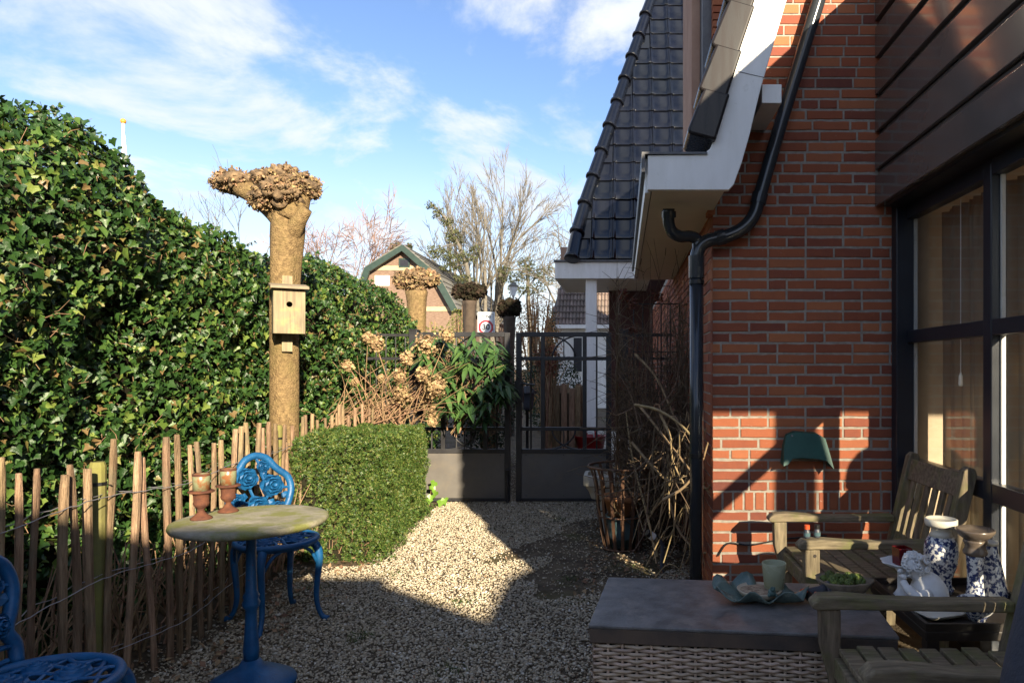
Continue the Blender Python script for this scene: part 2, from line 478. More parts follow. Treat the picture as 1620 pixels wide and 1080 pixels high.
M_TEAK = pm('weathered_teak', (0.26, 0.205, 0.135), 0.78, (0.115, 0.09, 0.06), scale=6, stretch=(1.2, 9, 9), rand=0.18, bump=0.6, bscale=22, bdist=0.004, spec=0.3, stain=((0.15, 0.16, 0.05), 7, 0.5, 0.75), objspace=True)
M_TEAKV = pm('weathered_teak_upright', (0.26, 0.205, 0.135), 0.78, (0.115, 0.09, 0.06), scale=6, stretch=(9, 9, 1.2), rand=0.18, bump=0.6, bscale=22, bdist=0.004, spec=0.3, stain=((0.15, 0.16, 0.05), 7, 0.5, 0.75), objspace=True)
M_WICKER = pm('wicker_strand', (0.56, 0.435, 0.335), 0.5, (0.42, 0.325, 0.25), scale=15, rand=0.22, spec=0.35)
M_SLATE = pm('slate_top', (0.180, 0.176, 0.174), 0.45, (0.095, 0.092, 0.092), scale=14, detail=9, bump=0.5, bscale=70, stain=((0.27, 0.24, 0.21), 9, 0.52, 0.80))
M_SLATEEDGE = pm('slate_edge', (0.12, 0.085, 0.062), 0.65, (0.065, 0.052, 0.046), scale=9, bump=0.3, bscale=60)
M_GRAVEL = pm('gravel_stone', (0.50, 0.43, 0.32), 0.85, scale=60, spec=0.3,
              randcols=[(0.0, (0.19, 0.155, 0.105)), (0.2, (0.45, 0.38, 0.265)), (0.55, (0.57, 0.49, 0.36)), (0.8, (0.35, 0.30, 0.23)), (0.95, (0.70, 0.64, 0.53)), (1.0, (0.75, 0.72, 0.66))])
M_SOIL = pm('soil', (0.165, 0.13, 0.088), 0.95, (0.085, 0.066, 0.048), scale=5, bump=1.0, bscale=60, bdist=0.02, spec=0.1, stain=((0.10, 0.10, 0.035), 1.6, 0.55, 0.75))
M_IRON = pm('rusty_strap_iron', (0.17, 0.088, 0.05), 0.6, (0.09, 0.05, 0.035), scale=18, metal=0.3, bump=0.3, bscale=90)
M_BLACKIRON = pm('black_iron', (0.022, 0.022, 0.024), 0.5, scale=12)
M_TERRA = pm('terracotta', (0.46, 0.22, 0.10), 0.85, (0.36, 0.16, 0.07), scale=9, bump=0.3)
M_BLUEPOT = pm('blue_grey_glaze', (0.10, 0.17, 0.19), 0.3, (0.07, 0.12, 0.14), scale=9)
M_TROUGH = pm('pale_stone', (0.50, 0.46, 0.38), 0.8, (0.40, 0.37, 0.3), scale=12, bump=0.4)
M_GREENPLASTIC = pm('green_plastic', (0.012, 0.085, 0.065), 0.38, (0.010, 0.065, 0.05), scale=9, stain=((0.10, 0.13, 0.10), 16, 0.62, 0.9))
M_CERAMIC = pm('green_glaze', (0.15, 0.20, 0.175), 0.25, (0.07, 0.115, 0.105), scale=16, spec=0.5, bump=0.25, bscale=50)
M_BONE = pm('cream_ceramic', (0.52, 0.45, 0.34), 0.5, (0.42, 0.35, 0.25), scale=22)
M_CELADON = pm('celadon_glass', (0.44, 0.46, 0.31), 0.28, (0.40, 0.42, 0.28), scale=9, bump=0.9, bscale=260, bdist=0.003, trans=0.15)
M_POTTING = pm('dry_litter', (0.16, 0.09, 0.055), 0.95, (0.42, 0.33, 0.23), scale=60, bump=1.0, bscale=100)
M_FROG = pm('teal_glaze', (0.07, 0.14, 0.13), 0.35, scale=30)
M_GREYPLASTIC = pm('grey_plastic', (0.075, 0.085, 0.11), 0.4, scale=15)
M_ORANGE = pm('orange_plastic', (0.72, 0.10, 0.03), 0.4, scale=15)
M_BLACK = pm('black_plastic', (0.012, 0.012, 0.013), 0.4, scale=15)
M_MOSS = pm('succulent', (0.11, 0.155, 0.025), 0.6, (0.07, 0.10, 0.02), scale=30, rand=0.3, bump=0.3)
M_BASKET = pm('bark_bowl', (0.24, 0.19, 0.13), 0.85, (0.13, 0.10, 0.07), scale=20, bump=0.8, bscale=60)
M_REDGLASS = pm('red_glass', (0.16, 0.006, 0.008), 0.12, (0.12, 0.004, 0.006), scale=9, trans=0.25)
M_PLASTERWHITE = pm('white_cast_plaster', (0.74, 0.74, 0.74), 0.7, (0.66, 0.66, 0.66), scale=20, bump=0.3, bscale=120)
M_DELFT = pm('blue_white_china', (0.70, 0.70, 0.68), 0.22, (0.03, 0.045, 0.13), scale=62, ramp=(0.47, 0.53), detail=7, spec=0.6)
M_BROWNGLAZE = pm('brown_glaze', (0.16, 0.125, 0.095), 0.25, (0.11, 0.085, 0.07), scale=16, spec=0.6)
M_CHINAWHITE = pm('cream_china', (0.70, 0.66, 0.56), 0.25, (0.62, 0.58, 0.48), scale=9, spec=0.6)
M_DARKWOOD = pm('dark_wood', (0.030, 0.022, 0.018), 0.5, (0.02, 0.015, 0.012), scale=6, stretch=(1, 8, 8))
M_COVER = pm('blue_grey_cover', (0.055, 0.06, 0.085), 0.8, (0.04, 0.045, 0.065), scale=5, bump=0.5, bscale=40, bdist=0.01)
M_RED = pm('red_plastic', (0.40, 0.012, 0.016), 0.35, scale=9)
M_PINKBRICK = pm('pale_brick', (0.42, 0.27, 0.20), 0.9, (0.34, 0.2, 0.145), scale=4, spec=0.2)
M_SAND = pm('sandstone_band', (0.50, 0.40, 0.25), 0.85, scale=3)
M_GREENTRIM = pm('green_trim', (0.020, 0.045, 0.037), 0.5, scale=4)
M_GREYROOF = pm('old_grey_tile', (0.17, 0.165, 0.16), 0.85, (0.11, 0.108, 0.10), scale=1.6, stain=((0.14, 0.13, 0.08), 0.7, 0.5, 0.7))
M_PANTILE = pm('old_pantile', (0.24, 0.18, 0.15), 0.8, (0.17, 0.135, 0.115), scale=2.2, rand=0.2)
M_TREE = pm('winter_branch', (0.185, 0.168, 0.14), 0.9, (0.12, 0.108, 0.09), scale=3, spec=0.15)
M_BIRCH = pm('birch_twig', (0.27, 0.18, 0.15), 0.9, (0.20, 0.13, 0.11), scale=3, spec=0.15)
M_BEECH = pm('copper_leaf', (0.42, 0.22, 0.085), 0.8, (0.32, 0.16, 0.06), scale=2, rand=0.4, spec=0.15, trans=0.2)
M_GOLD = pm('yellow_green_leaf', (0.19, 0.20, 0.05), 0.7, (0.12, 0.14, 0.035), scale=2, rand=0.4, spec=0.2, trans=0.2)
M_CONIFER = pm('conifer_needle', (0.115, 0.125, 0.055), 0.75, (0.07, 0.08, 0.035), scale=2, rand=0.4, spec=0.2)
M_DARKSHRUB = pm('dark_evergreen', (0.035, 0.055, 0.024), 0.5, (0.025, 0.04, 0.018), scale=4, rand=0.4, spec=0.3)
M_RUSSET = pm('russet_bloom', (0.20, 0.085, 0.055), 0.9, (0.13, 0.05, 0.035), scale=20, rand=0.35, spec=0.1)

# ================================================================== GROUND
rng = np.random.RandomState(7)
g = MB()
g.add([(-400, -120, 0), (400, -120, 0), (400, 900, 0), (-400, 900, 0)], [(0, 1, 2, 3)])
ground = g.build('ground', M_SOIL); ground['kind'] = 'structure'

def gravel_stones():
    N = 138000
    u = rng.uniform(size=N)
    # denser near the camera
    Y = 1.3 + 6.5 * u ** 1.25
    X = rng.uniform(-2.35, 1.0, N)
    P = np.stack([X, Y, np.zeros(N)], 1)
    bare = (rough_noise(P, 3, 2.2) * 0.45 + 1.5 * np.exp(-(((X - 0.1) / 0.85) ** 2 + ((Y - 5.4) / 1.15) ** 2))) > 0.60
    keep = ~bare | (rng.uniform(size=N) < 0.13)
    keep &= ~((X < -1.88) & (Y > 4.9))
    keep &= ~((X < -2.12) & (rng.uniform(size=N) < 0.8))
    # behind the gate
    N2 = 9000
    X2 = rng.uniform(-2.3, 0.5, N2); Y2 = 7.4 + 4.5 * rng.uniform(size=N2) ** 1.3
    P = np.concatenate([P[keep], np.stack([X2, Y2, np.zeros(N2)], 1)])
    m = len(P)
    base = np.array([(-1, -1, -1), (1, -1, -1), (1, 1, -1), (-1, 1, -1), (-1, -1, 1), (1, -1, 1), (1, 1, 1), (-1, 1, 1)], float)
    T = np.array([(0, 2, 1), (0, 3, 2), (4, 5, 6), (4, 6, 7), (0, 1, 5), (0, 5, 4), (1, 2, 6), (1, 6, 5), (2, 3, 7), (2, 7, 6), (3, 0, 4), (3, 4, 7)])
    size = rng.uniform(0.0032, 0.0080, m) * np.where(P[:, 1] < 2.8, 0.9, 1.0) * (1 + 0.35 * (rng.uniform(size=m) > 0.93))
    jit = rng.uniform(0.45, 1.15, (m, 8, 1)) * base[None] * np.array([1.0, 0.75, 0.5]) + rng.normal(0, 0.12, (m, 8, 3))
    L = jit * size[:, None, None]
    a = rng.uniform(0, 6.283, m); t = rng.normal(0, 0.45, m)
    ca, sa, ct, st = np.cos(a), np.sin(a), np.cos(t), np.sin(t)
    R = np.zeros((m, 3, 3))
    R[:, 0, 0] = ca; R[:, 0, 1] = -sa * ct; R[:, 0, 2] = sa * st
    R[:, 1, 0] = sa; R[:, 1, 1] = ca * ct; R[:, 1, 2] = -ca * st
    R[:, 2, 1] = st; R[:, 2, 2] = ct
    V = np.einsum('mij,mnj->mni', R, L)
    P[:, 2] = size * 0.35 + rng.uniform(0, 0.008, m)
    V += P[:, None, :]
    TT = T[None] + (np.arange(m) * 8)[:, None, None]
    return V, TT
V, T = gravel_stones()
gr = link('gravel', fast_mesh('gravel', V, T, M_GRAVEL))
tag(gr, 'yellowish crushed gravel covering the garden path', 'gravel', kind='stuff')

# fallen leaves and litter on the soil strip by the wall and below the hedge
def litter():
    N = 1160
    X = np.concatenate([rng.uniform(-0.3, 0.5, 450), rng.uniform(-2.4, -1.75, 450), rng.uniform(-1.9, -0.2, 260)])
    Y = np.concatenate([rng.uniform(4.2, 6.4, 450), rng.uniform(2.6, 5.1, 450), rng.uniform(2.2, 7.1, 260)])
    P = np.stack([X, Y, rng.uniform(0.012, 0.03, N)], 1)
    n = rng.normal(0, 0.5, (N, 3)); n[:, 2] = 1
    t = rng.normal(size=(N, 3))
    tv = [(0, -0.5, 0), (0.28, 0, 0.12), (0, 0.55, 0.02), (-0.28, 0, 0.12)]
    P[900:, 2] += 0.006
    o = scatter('fallen_leaves', tv, [(0, 1, 2), (0, 2, 3)], P, n, t, np.where(np.arange(N) < 900, rng.uniform(0.02, 0.05, N), rng.uniform(0.012, 0.03, N)), M_TWIG)
    tag(o, 'dry brown fallen leaves scattered along the bed edges', 'leaves', kind='stuff')
litter()

def weeds():
    N = 700
    c = np.array([(-0.35, 4.6), (-0.95, 4.15), (0.0, 4.9), (-1.35, 3.6), (-0.6, 6.4), (-1.55, 4.7), (-0.2, 6.9), (-2.0, 4.4), (-0.8, 3.2)])
    k = rng.randint(0, len(c), N)
    P = np.concatenate([c[k] + rng.normal(0, 0.045, (N, 2)), np.full((N, 1), 0.008)], 1)
    o = scatter('ground_weeds', [(-0.06, 0, 0), (0.06, 0, 0), (0.0, 1, 0.15)], [(0, 1, 2)], P, rng.normal(size=(N, 3)), np.array([0, 0, 1.0]) + rng.normal(0, .7, (N, 3)), rng.uniform(0.015, 0.045, N), M_YEW)
    tag(o, 'tiny grass tufts and weeds sprouting through the gravel', 'weeds', kind='stuff')
weeds()

# ================================================================== BRICK HOUSE
WX0, WX1, WY = 0.53, 1.67, 4.10        # front wall between the corner and the window, at depth WY
house = thing('brick_house', 'red brick house with white barge board, black downpipe and dark-framed glazing', 'house', (1.1, 4.1, 0))
def roof_left(z):
    zs = [2.33, 2.61, 2.86, 3.32, 4.6]; xs = [0.53, 0.66, 0.72, 0.855, 1.23]
    if z <= zs[0]: return WX0
    return float(np.interp(z, zs, xs)) - 0.03
wall = MB()
zz = [0, 2.33, 2.61, 2.86, 3.32, 4.6]
poly = [(WX0 + 0.004, 0)] + [(roof_left(z) + 0.004, z) for z in zz[1:]] + [(WX1, 4.6), (WX1, 0)]
wall.prism_y(poly[::-1], WY + 0.0045, WY + 0.30)
front_wall = wall.build('front_wall', M_MORTAR, house)

rb = random.Random(11)
brick_meshes = []
def brick_mesh(length, k, h=0.05, depth=0.10, vertical=False):
    b = MB()
    r = random.Random(k * 17 + int(length * 1000))
    L, H = length / 2, h / 2
    n = 5
    top = [(-L + 2 * L * i / n, H + r.uniform(-0.0022, 0.0018)) for i in range(n + 1)]
    bot = [(-L + 2 * L * i / n, -H + r.uniform(-0.0018, 0.0022)) for i in range(n + 1)]
    c = 0.0035
    ring = [(x, z) for x, z in bot] + [(x, z) for x, z in top[::-1]]
    m = len(ring)
    vs = [(x * (1 - c / L), 0.0, z * (1 - c / H)) for x, z in ring] + [(x, c, z) for x, z in ring] + [(x, depth, z) for x, z in ring]
    fs = [tuple(range(m))]
    for a, bb in ((0, m), (m, 2 * m)):
        for i in range(m):
            j = (i + 1) % m
            fs.append((a + i, bb + i, bb + j, a + j))
    b.add(vs, fs)
    return b
BL = {}
for L in (0.21, 0.10, 0.155, 0.06):
    BL[L] = [brick_mesh(L, k).mesh('brick', M_BRICK) for k in range(5)]
SOLD = [brick_mesh(0.05, 40 + k, h=0.102).mesh('brick', M_BRICK) for k in range(3)]
restV = MB()
def place_brick(x, z, L, single, sold=False, k=None):
    loc = Vector((x, WY + rb.uniform(-0.002, 0.003), z))
    if single:
        me = rb.choice(SOLD) if sold else rb.choice(BL[L])
        o = link('brick', me, front_wall, loc - ORG[house.name], (0, rb.uniform(-0.006, 0.006), 0))
    else:
        w = 0.025 if sold else L / 2; h = 0.051 if sold else 0.025
        restV.box(x - w, x + w, WY, WY + 0.1, z - h, z + h)
z = 0.03
n_single = 0
while z < 4.55:
    if 0.56 < z < 0.62 and not globals().get('did_sold'):
        did_sold = True
        zc = z + 0.026; x = WX0 + 0.028
        while x < WX1 - 0.02:
            place_brick(x, zc, 0.05, True, True); n_single += 1
            x += 0.0625
        z += 0.1145 + 0.0
        continue
    xl = roof_left(z)
    x = xl + rb.choice([0.0, 0.0, -0.11, -0.055])
    while x < WX1 - 0.03:
        L = rb.choices([0.21, 0.10, 0.155], [0.70, 0.26, 0.04])[0]
        x0, x1 = x, x + L
        if x0 < xl: x0 = xl
        if x1 > WX1 - 0.003: x1 = WX1 - 0.003
        LL = x1 - x0
        if LL > 0.035:
            key = min(BL.keys(), key=lambda q: abs(q - LL))
            single = 0.10 < z < 3.45 and n_single < 298
            if single and abs(key - LL) < 0.012:
                place_brick((x0 + x1) / 2, z, key, True); n_single += 1
            elif single:
                b = MB(); b.box(x0, x1, WY, WY + 0.1, z - 0.025, z + 0.025); b.build('brick', M_BRICK, front_wall, bevel=0.003, seg=1); n_single += 1
            else:
                restV.box(x0, x1, WY, WY + 0.1, z - 0.025, z + 0.025)
        x += L + 0.0115
    z += 0.0625
o = restV.build('brick_courses', M_BRICK, front_wall); o['kind'] = 'stuff'

# side wall running back from the corner
sw = MB(); sw.box(WX0 + 0.008, WX0 + 0.3, WY + 0.30, 13.2, 0, 2.5)
side_wall = sw.build('side_wall', M_MORTAR, house)
sb = MB(); z = 0.03; row = 0
while z < 2.42:
    y = WY + 0.002 + (0.0 if row % 2 else -0.11)
    while y < 12.9:
        L = rb.choices([0.21, 0.10], [0.75, 0.25])[0]
        y0, y1 = max(y, WY + 0.012), y + L
        if y1 - y0 > 0.03: sb.box(WX0 + rb.uniform(-0.002, 0.002), WX0 + 0.1, y0, y1, z - 0.025, z + 0.025)
        y += L + 0.0115
    z += 0.0625; row += 1
o = sb.build('brick_courses', M_BRICK, side_wall); o['kind'] = 'stuff'

# barge board and eaves of the near roof (profile in X-Z, drawn at the gable plane)
BY0, BY1 = 3.62, 3.66
lower = [(0.13, 2.33), (0.555, 2.33), (0.58, 2.36), (0.62, 2.47), (0.66, 2.61), (0.72, 2.86), (0.855, 3.32), (1.23, 4.6)]
upper = [(1.05, 4.6), (0.674, 3.32), (0.59, 3.02), (0.525, 2.78), (0.477, 2.594), (0.455, 2.545), (0.42, 2.515), (0.13, 2.51)]
bb = MB(); bb.prism_y((lower + upper)[::-1], BY0, BY1)
bb.build('barge_board', M_WHITE, house, bevel=0.004)
jl = MB(); jl.bar((0.60, BY0 - 0.001, 2.945), (0.775, BY0 - 0.001, 2.905), 0.002, 0.003); jl.build('board_joint', M_LEAD, house)
# roof body behind the barge board
rbm = MB(); rbm.prism_y(([(0.15, 2.345), (0.53, 2.345), (0.64, 2.62), (0.70, 2.86), (0.835, 3.32), (1.21, 4.6)] + [(1.07, 4.6), (0.694, 3.32), (0.61, 3.02), (0.497, 2.60), (0.44, 2.50), (0.15, 2.50)])[::-1], BY1, 7.3)
rbm.build('roof_deck', M_LEAD, house)
sf = MB(); sf.box(0.155, 0.535, BY1 + 0.002, 7.3, 2.333, 2.342); sf.build('soffit', M_CREAM, house)
fc = MB(); fc.box(0.118, 0.148, BY1 + 0.002, 7.3, 2.325, 2.505); fc.build('fascia_board', M_WHITE, house)
gt = MB(); gt.box(0.10, 0.44, BY0 - 0.012, 7.3, 2.513, 2.524); gt.box(0.098, 0.116, BY0 - 0.012, 7.3, 2.42, 2.513); gt.build('gutter_lining', M_LEAD, house)
# verge tiles climbing the barge board
vt_pts = [(0.42, 2.53), (0.478, 2.60), (0.535, 2.82), (0.597, 3.045), (0.664, 3.275), (0.73, 3.50), (0.797, 3.73), (0.864, 3.96), (0.93, 4.19)]
for (xa, za), (xb, zb) in zip(vt_pts[1:-1], vt_pts[2:]):
    d = Vector((xb - xa, 0, zb - za)).normalized(); n = Vector((-d.z, 0, d.x))
    p0 = Vector((xa, 0, za)) - d * 0.025 + n * 0.012; p1 = Vector((xb, 0, zb))
    t0, t1 = 0.135, 0.118
    m = MB()
    q = [p0 - n * 0.02, p0 + n * (t0 - 0.02), p0 + n * t0 + d * 0.012, p1 + n * t1, p1 - n * 0.02]
    m.prism_y([(v.x, v.z) for v in q], BY0 - 0.045, BY0 + 0.26)
    m.build('verge_tile', M_VTILE, house, bevel=0.014, seg=3)
# remaining courses of the near roof
rt = MB()
for k in range(24):
    t = k / 24
    for (xa, za), (xb, zb) in zip(vt_pts[1:-1], vt_pts[2:]):
        d = Vector((xb - xa, 0, zb - za)).normalized(); n = Vector((-d.z, 0, d.x))
        y0 = BY0 + 0.265 + k * 0.14
        if y0 > 7.1: continue
        p0 = Vector((xa, 0, za)) - d * 0.02 + n * 0.02; p1 = Vector((xb, 0, zb)) + n * 0.01
        q = [p0, p0 + n * 0.05, p1 + n * 0.03, p1]
        rt.prism_y([(v.x, v.z) for v in q], y0, y0 + 0.135)
o = rt.build('roof_tiles', M_TILE, house, bevel=0.008); o['kind'] = 'stuff'
m = MB(); m.prism_y([(1.30, 0.0), (7.5, 0.0), (7.5, 6.5), (4.4, 8.6), (1.60, 6.2), (1.30, 4.9)], WY + 0.31, 12.9); m.build('house_body', M_BRICK, house)
# white corbel carrying the barge board
cb = MB(); cb.prism_x([(3.67, 2.80), (4.09, 2.80), (4.09, 2.93), (3.67, 2.90)], 0.735, 0.84)
cb.build('corbel', M_WHITE, house, bevel=0.004)
# dormer cheek rising through the near roof
dm = MB(); dm.box(0.625, 0.70, 6.30, 7.2, 2.55, 6.4); dm.build('dormer_cheek', M_PINKBRICK, house)
dm = MB(); dm.box(0.703, 0.78, 6.1, 7.2, 2.8, 6.4); dm.build('dormer_flashing', M_LEAD, house)
dm = MB()
for k in range(30): dm.box(0.78, 0.95, 6.0, 7.0, 3.1 + k * 0.0625, 3.15 + k * 0.0625)
o = dm.build('dormer_brick_courses', M_BRICK, house); o['kind'] = 'stuff'

# downpipe with its branch from the gutter
PY = WY - 0.075
def P3(px, py, Y=PY): return at(px, py, Y)
def smooth_path(pts, n=6):
    """Catmull-Rom through the points"""
    pts = [Vector(p) for p in pts]; out = []
    ext = [pts[0] * 2 - pts[1]] + pts + [pts[-1] * 2 - pts[-2]]
    for i in range(1, len(ext) - 2):
        p0, p1, p2, p3 = ext[i - 1:i + 3]
        for k in range(n):
            t = k / n
            out.append(0.5 * ((2 * p1) + (p2 - p0) * t + (2 * p0 - 5 * p1 + 4 * p2 - p3) * t * t + (3 * p1 - p0 - 3 * p2 + p3) * t ** 3))
    out.append(pts[-1]); return out
dp = MB()
main = [P3(1330, -110), P3(1297, -5), P3(1240, 180), P3(1202, 310), P3(1195, 335), P3(1185, 352), P3(1168, 366), P3(1145, 375), P3(1122, 380), P3(1109, 388), P3(1103, 402), P3(1102, 420)]
dp.tube(smooth_path(main, 5), 0.040, 16)
pb = P3(1102, 420); foot = Vector((pb.x, PY, 0.0))
dp.tube([pb, foot], 0.040, 16)
pipe = dp.build('downpipe', M_PIPE, house, smooth=True)
ck = MB()
for (a, b) in ((P3(1203, 306), P3(1199, 322)), (P3(1133, 377.5), P3(1146, 374)), (P3(1102, 405), P3(1102, 440))):
    ck = MB(); ck.tube([a, b], 0.046, 16); ck.build('pipe_collar', M_PIPE, pipe, smooth=False)
br = MB()
brp = [P3(1058, 330, PY - 0.12), P3(1058, 352, PY - 0.10), P3(1063, 366, PY - 0.08), P3(1076, 374, PY - 0.05), P3(1092, 374, PY - 0.02), P3(1103, 380, PY), P3(1104, 396, PY)]
br.tube(smooth_path(brp, 5), 0.034, 14)
br.build('pipe_branch', M_PIPE, pipe, smooth=True)
sk = MB(); sk.tube([P3(1058, 334, PY - 0.12), P3(1058, 344, PY - 0.11)], 0.041, 14); sk.build('pipe_collar', M_PIPE, pipe)
bk = MB()
for zb in (1.9, 0.9):
    bk.tube([Vector((pb.x, PY, zb - 0.012)), Vector((pb.x, PY, zb + 0.012))], 0.045, 14); bk.box(pb.x - 0.01, pb.x + 0.01, PY + 0.03, WY + 0.004, zb - 0.01, zb + 0.01)
bk.build('pipe_bracket', M_BLACK, pipe)

# ------------------------------------------------------------------ glazed room at the right (siding above, windows below)
GX = 1.67                 # glass wall plane
EX = 4.9                  # far side of the room
EY0 = 0.42                # near end of the room
SX = 1.485                # siding plane
nb = 6
for k in range(nb):
    z0 = 2.352 + k * 0.219
    m = MB()
    m.prism_y([(SX, z0), (SX + 0.004, z0 - 0.0), (GX + 0.1, z0), (GX + 0.1, z0 + 0.214), (SX + 0.024, z0 + 0.214), (SX + 0.022, z0 + 0.19), (SX + 0.002, z0 + 0.178)], EY0, WY - 0.004)
    m.build('siding_board', M_SIDING, house, bevel=0.003)
m = MB(); m.box(SX + 0.034, GX + 0.09, EY0 + 0.01, WY - 0.006, 2.36, 3.655); m.build('siding_backing', M_BLACK, house)
# lean-to roof above the siding
m = MB(); m.prism_y([(SX - 0.03, 3.665), (EX, 3.665 + (EX - SX) * 0.6), (EX, 3.72 + (EX - SX) * 0.6), (SX - 0.03, 3.70)], EY0 - 0.05, 5.2)
m.build('room_roof', M_LEAD, house)
m = MB(); m.prism_y([(GX + 0.1, 2.75), (EX, 2.75), (EX, 3.665 + (EX - SX) * 0.6 - 0.01), (GX + 0.1, 3.70)], EY0, EY0 + 0.12)
m.build('end_gable', M_SIDING, house)
m = MB(); m.box(GX + 0.1, EX, EY0 + 0.12, WY + 0.3, 2.72, 2.78); m.build('room_ceiling', M_PLASTER, house)
m = MB(); m.box(EX, EX + 0.2, EY0, WY + 0.3, 0, 7.0); m.build('far_wall', M_PLASTER, house)
m = MB(); m.box(GX + 0.02, EX, WY + 0.05, WY + 0.25, 0, 4.6); m.build('inner_wall', M_PLASTER, house)
m = MB(); m.box(GX - 0.02, EX, EY0, WY + 0.05, 0.004, 0.05); m.build('room_floor', M_DARKWOOD, house)
# window frame on the garden side
fr = MB()
y_m = [EY0 + 0.03, 1.30, 3.14, WY - 0.035]
hw = 0.036
fr.box(GX - 0.085, GX + 0.02, WY - 0.075, WY + 0.002, 0.05, 2.36)        # corner post
for y in y_m[:-1]: fr.box(GX - 0.025, GX + 0.045, y - hw, y + hw, 0.05, 2.36)
for (z, h) in ((0.09, 0.04), (0.845, 0.042), (1.585, 0.036), (2.31, 0.045)):
    for ya, yb in zip(y_m[:-1], y_m[1:]):
        fr.box(GX - 0.022, GX + 0.042, ya + hw - 0.001, yb - hw + 0.001, z - h, z + h)
frame = fr.build('window_frame', M_NAVY, house, bevel=0.005)
beads = MB()
for ya, yb in zip(y_m[:-1], y_m[1:]):
    for za, zb in ((0.13, 0.803), (0.887, 1.549), (1.621, 2.265)):
        m = MB(); m.box(GX + 0.008, GX + 0.014, ya + hw, yb - hw, za, zb)
        m.build('pane', M_GLASS, frame)
        beads.box(GX + 0.016, GX + 0.034, yb - hw - 0.012, yb - hw, za, zb)
beads.build('glazing_bead', M_WHITE, frame)
sd = MB(); sd.box(SX + 0.04, GX + 0.05, EY0, WY - 0.076, 2.335, 2.352); sd.build('window_head', M_BLACK, frame)
m = MB(); m.box(1.435, GX + 0.01, EY0 - 0.02, EY0 + 0.09, 0.0, 2.349); m.build('sun_block_pier', M_SIDING, house)  # unseen pier, added to hold the sun off the path
# garden end of the room: glazed too, the low sun shines through it
fr = MB()
xm = [GX + 0.05, 2.06, 2.72, 3.78, EX - 0.05]
for x in xm: fr.box(x - (0.11 if x == 2.72 else 0.04), x + (0.11 if x == 2.72 else 0.04), EY0, EY0 + 0.07, 0.05, 2.75)
for z in (0.09, 2.70):
    for xa, xb in zip(xm[:-1], xm[1:]): fr.box(xa + (0.111 if xa == 2.72 else 0.041), xb - (0.111 if xb == 2.72 else 0.041), EY0 + 0.002, EY0 + 0.068, z - 0.045, z + 0.045)
ef = fr.build('end_window_frame', M_NAVY, house)
m = MB(); m.box(xm[0] + 0.041, xm[1] - 0.041, EY0 + 0.005, EY0 + 0.06, 0.137, 2.653); m.build('sun_block_panel', M_SIDING, ef)  # unseen opaque bay, put in to keep sun off the ground
for xa, xb in list(zip(xm[:-1], xm[1:]))[1:]:
    m = MB(); m.box(xa + 0.04, xb - 0.04, EY0 + 0.03, EY0 + 0.036, 0.135, 2.655); m.build('pane', M_GLASS, ef)

# curtain behind the glass, with its pull cord
cu = MB(); pts = []
n = 60
vs = []
for i in range(n + 1):
    y = 3.20 + 0.82 * i / n
    x = GX + 0.20 + 0.028 * math.sin(i * 1.15) + 0.012 * math.sin(i * 0.37)
    vs += [(x, y, 0.07), (x, y, 1.5), (x - 0.006, y, 2.30)]
fs = []
for i in range(n):
    fs += [(3 * i, 3 * i + 3, 3 * i + 4, 3 * i + 1), (3 * i + 1, 3 * i + 4, 3 * i + 5, 3 * i + 2)]
cu.add(vs, fs)
c = cu.build('curtain', M_CURTAIN, None, smooth=True)
tag(c, 'beige curtain hanging behind the dark-framed window', 'curtain')
cd = thing('blind_cord', 'thin white pull cord with a small grip behind the window glass', 'cord', (GX + 0.09, 3.62, 1.2))
m = MB(); m.tube([(GX + 0.09, 3.62, 2.28), (GX + 0.09, 3.62, 1.36)], 0.0025, 6); m.build('cord', M_WHITE, cd)
m = MB(); m.lathe([(0.004, 0.04), (0.010, 0.02), (0.012, -0.02), (0.009, -0.03)], 10, (GX + 0.09, 3.62, 1.34)); m.build('grip', M_WHITE, cd, smooth=True)
# domed shape added out of view to throw the domed shadow on the bricks
fl = thing('dome_shadow_caster', 'unseen domed stand added in the glazed room to cast a dome shadow', 'shadow caster', (2.42, 2.1, 0.05))
m = MB(); m.lathe([(0.14, 0), (0.14, 0.02), (0.02, 0.035), (0.012, 0.05), (0.012, 1.50), (0.02, 1.50)], 18, (2.42, 2.1, 0.05)); m.build('stand', M_BLACKIRON, fl, smooth=True)
m = MB(); m.lathe([(0.165, 1.51), (0.16, 1.57), (0.14, 1.63), (0.10, 1.68), (0.05, 1.71), (0.012, 1.72), (0.02, 1.745), (0.012, 1.77), (0.0, 1.775)], 24, (2.42, 2.1, 0.05)); m.build('caster_dome', M_DARKWOOD, fl, smooth=True)

# ================================================================== HOUSE WING WITH GLAZED TILE ROOF
wing = thing('house_wing', 'porch wing with steep glossy black tiled roof and white column', 'building', (0.0, 13.2, 0))
FY = 13.05
m = MB(); m.box(-1.27, 0.9, FY, FY + 0.05, 3.09, 3.40); m.build('fascia_board', M_WHITE, wing, bevel=0.006)
m = MB(); m.box(-1.29, 0.9, FY - 0.05, FY + 0.10, 3.402, 3.435); m.build('gutter_edge', M_LEAD, wing)
m = MB(); m.box(-1.25, 0.52, FY + 0.05, 15.6, 3.10, 3.13); m.build('soffit', M_CREAM, wing)
m = MB(); m.box(-1.27, -1.235, FY + 0.05, 15.6, 3.09, 3.40); m.build('side_fascia', M_WHITE, wing)
m = MB(); m.box(-0.70, -0.49, FY + 0.12, FY + 0.33, 0.0, 3.10); m.build('column', M_WHITE, wing, bevel=0.008)
m = MB(); m.box(-0.30, 1.6, 15.2, 15.4, 0, 3.6); wb = m.build('back_wall', pm('shaded_porch_brick', (0.085, 0.032, 0.026), 0.85, (0.05, 0.022, 0.02), scale=7, stretch=(1, 1, 12)), wing)  # brick darkened so the porch shade sits in the colour
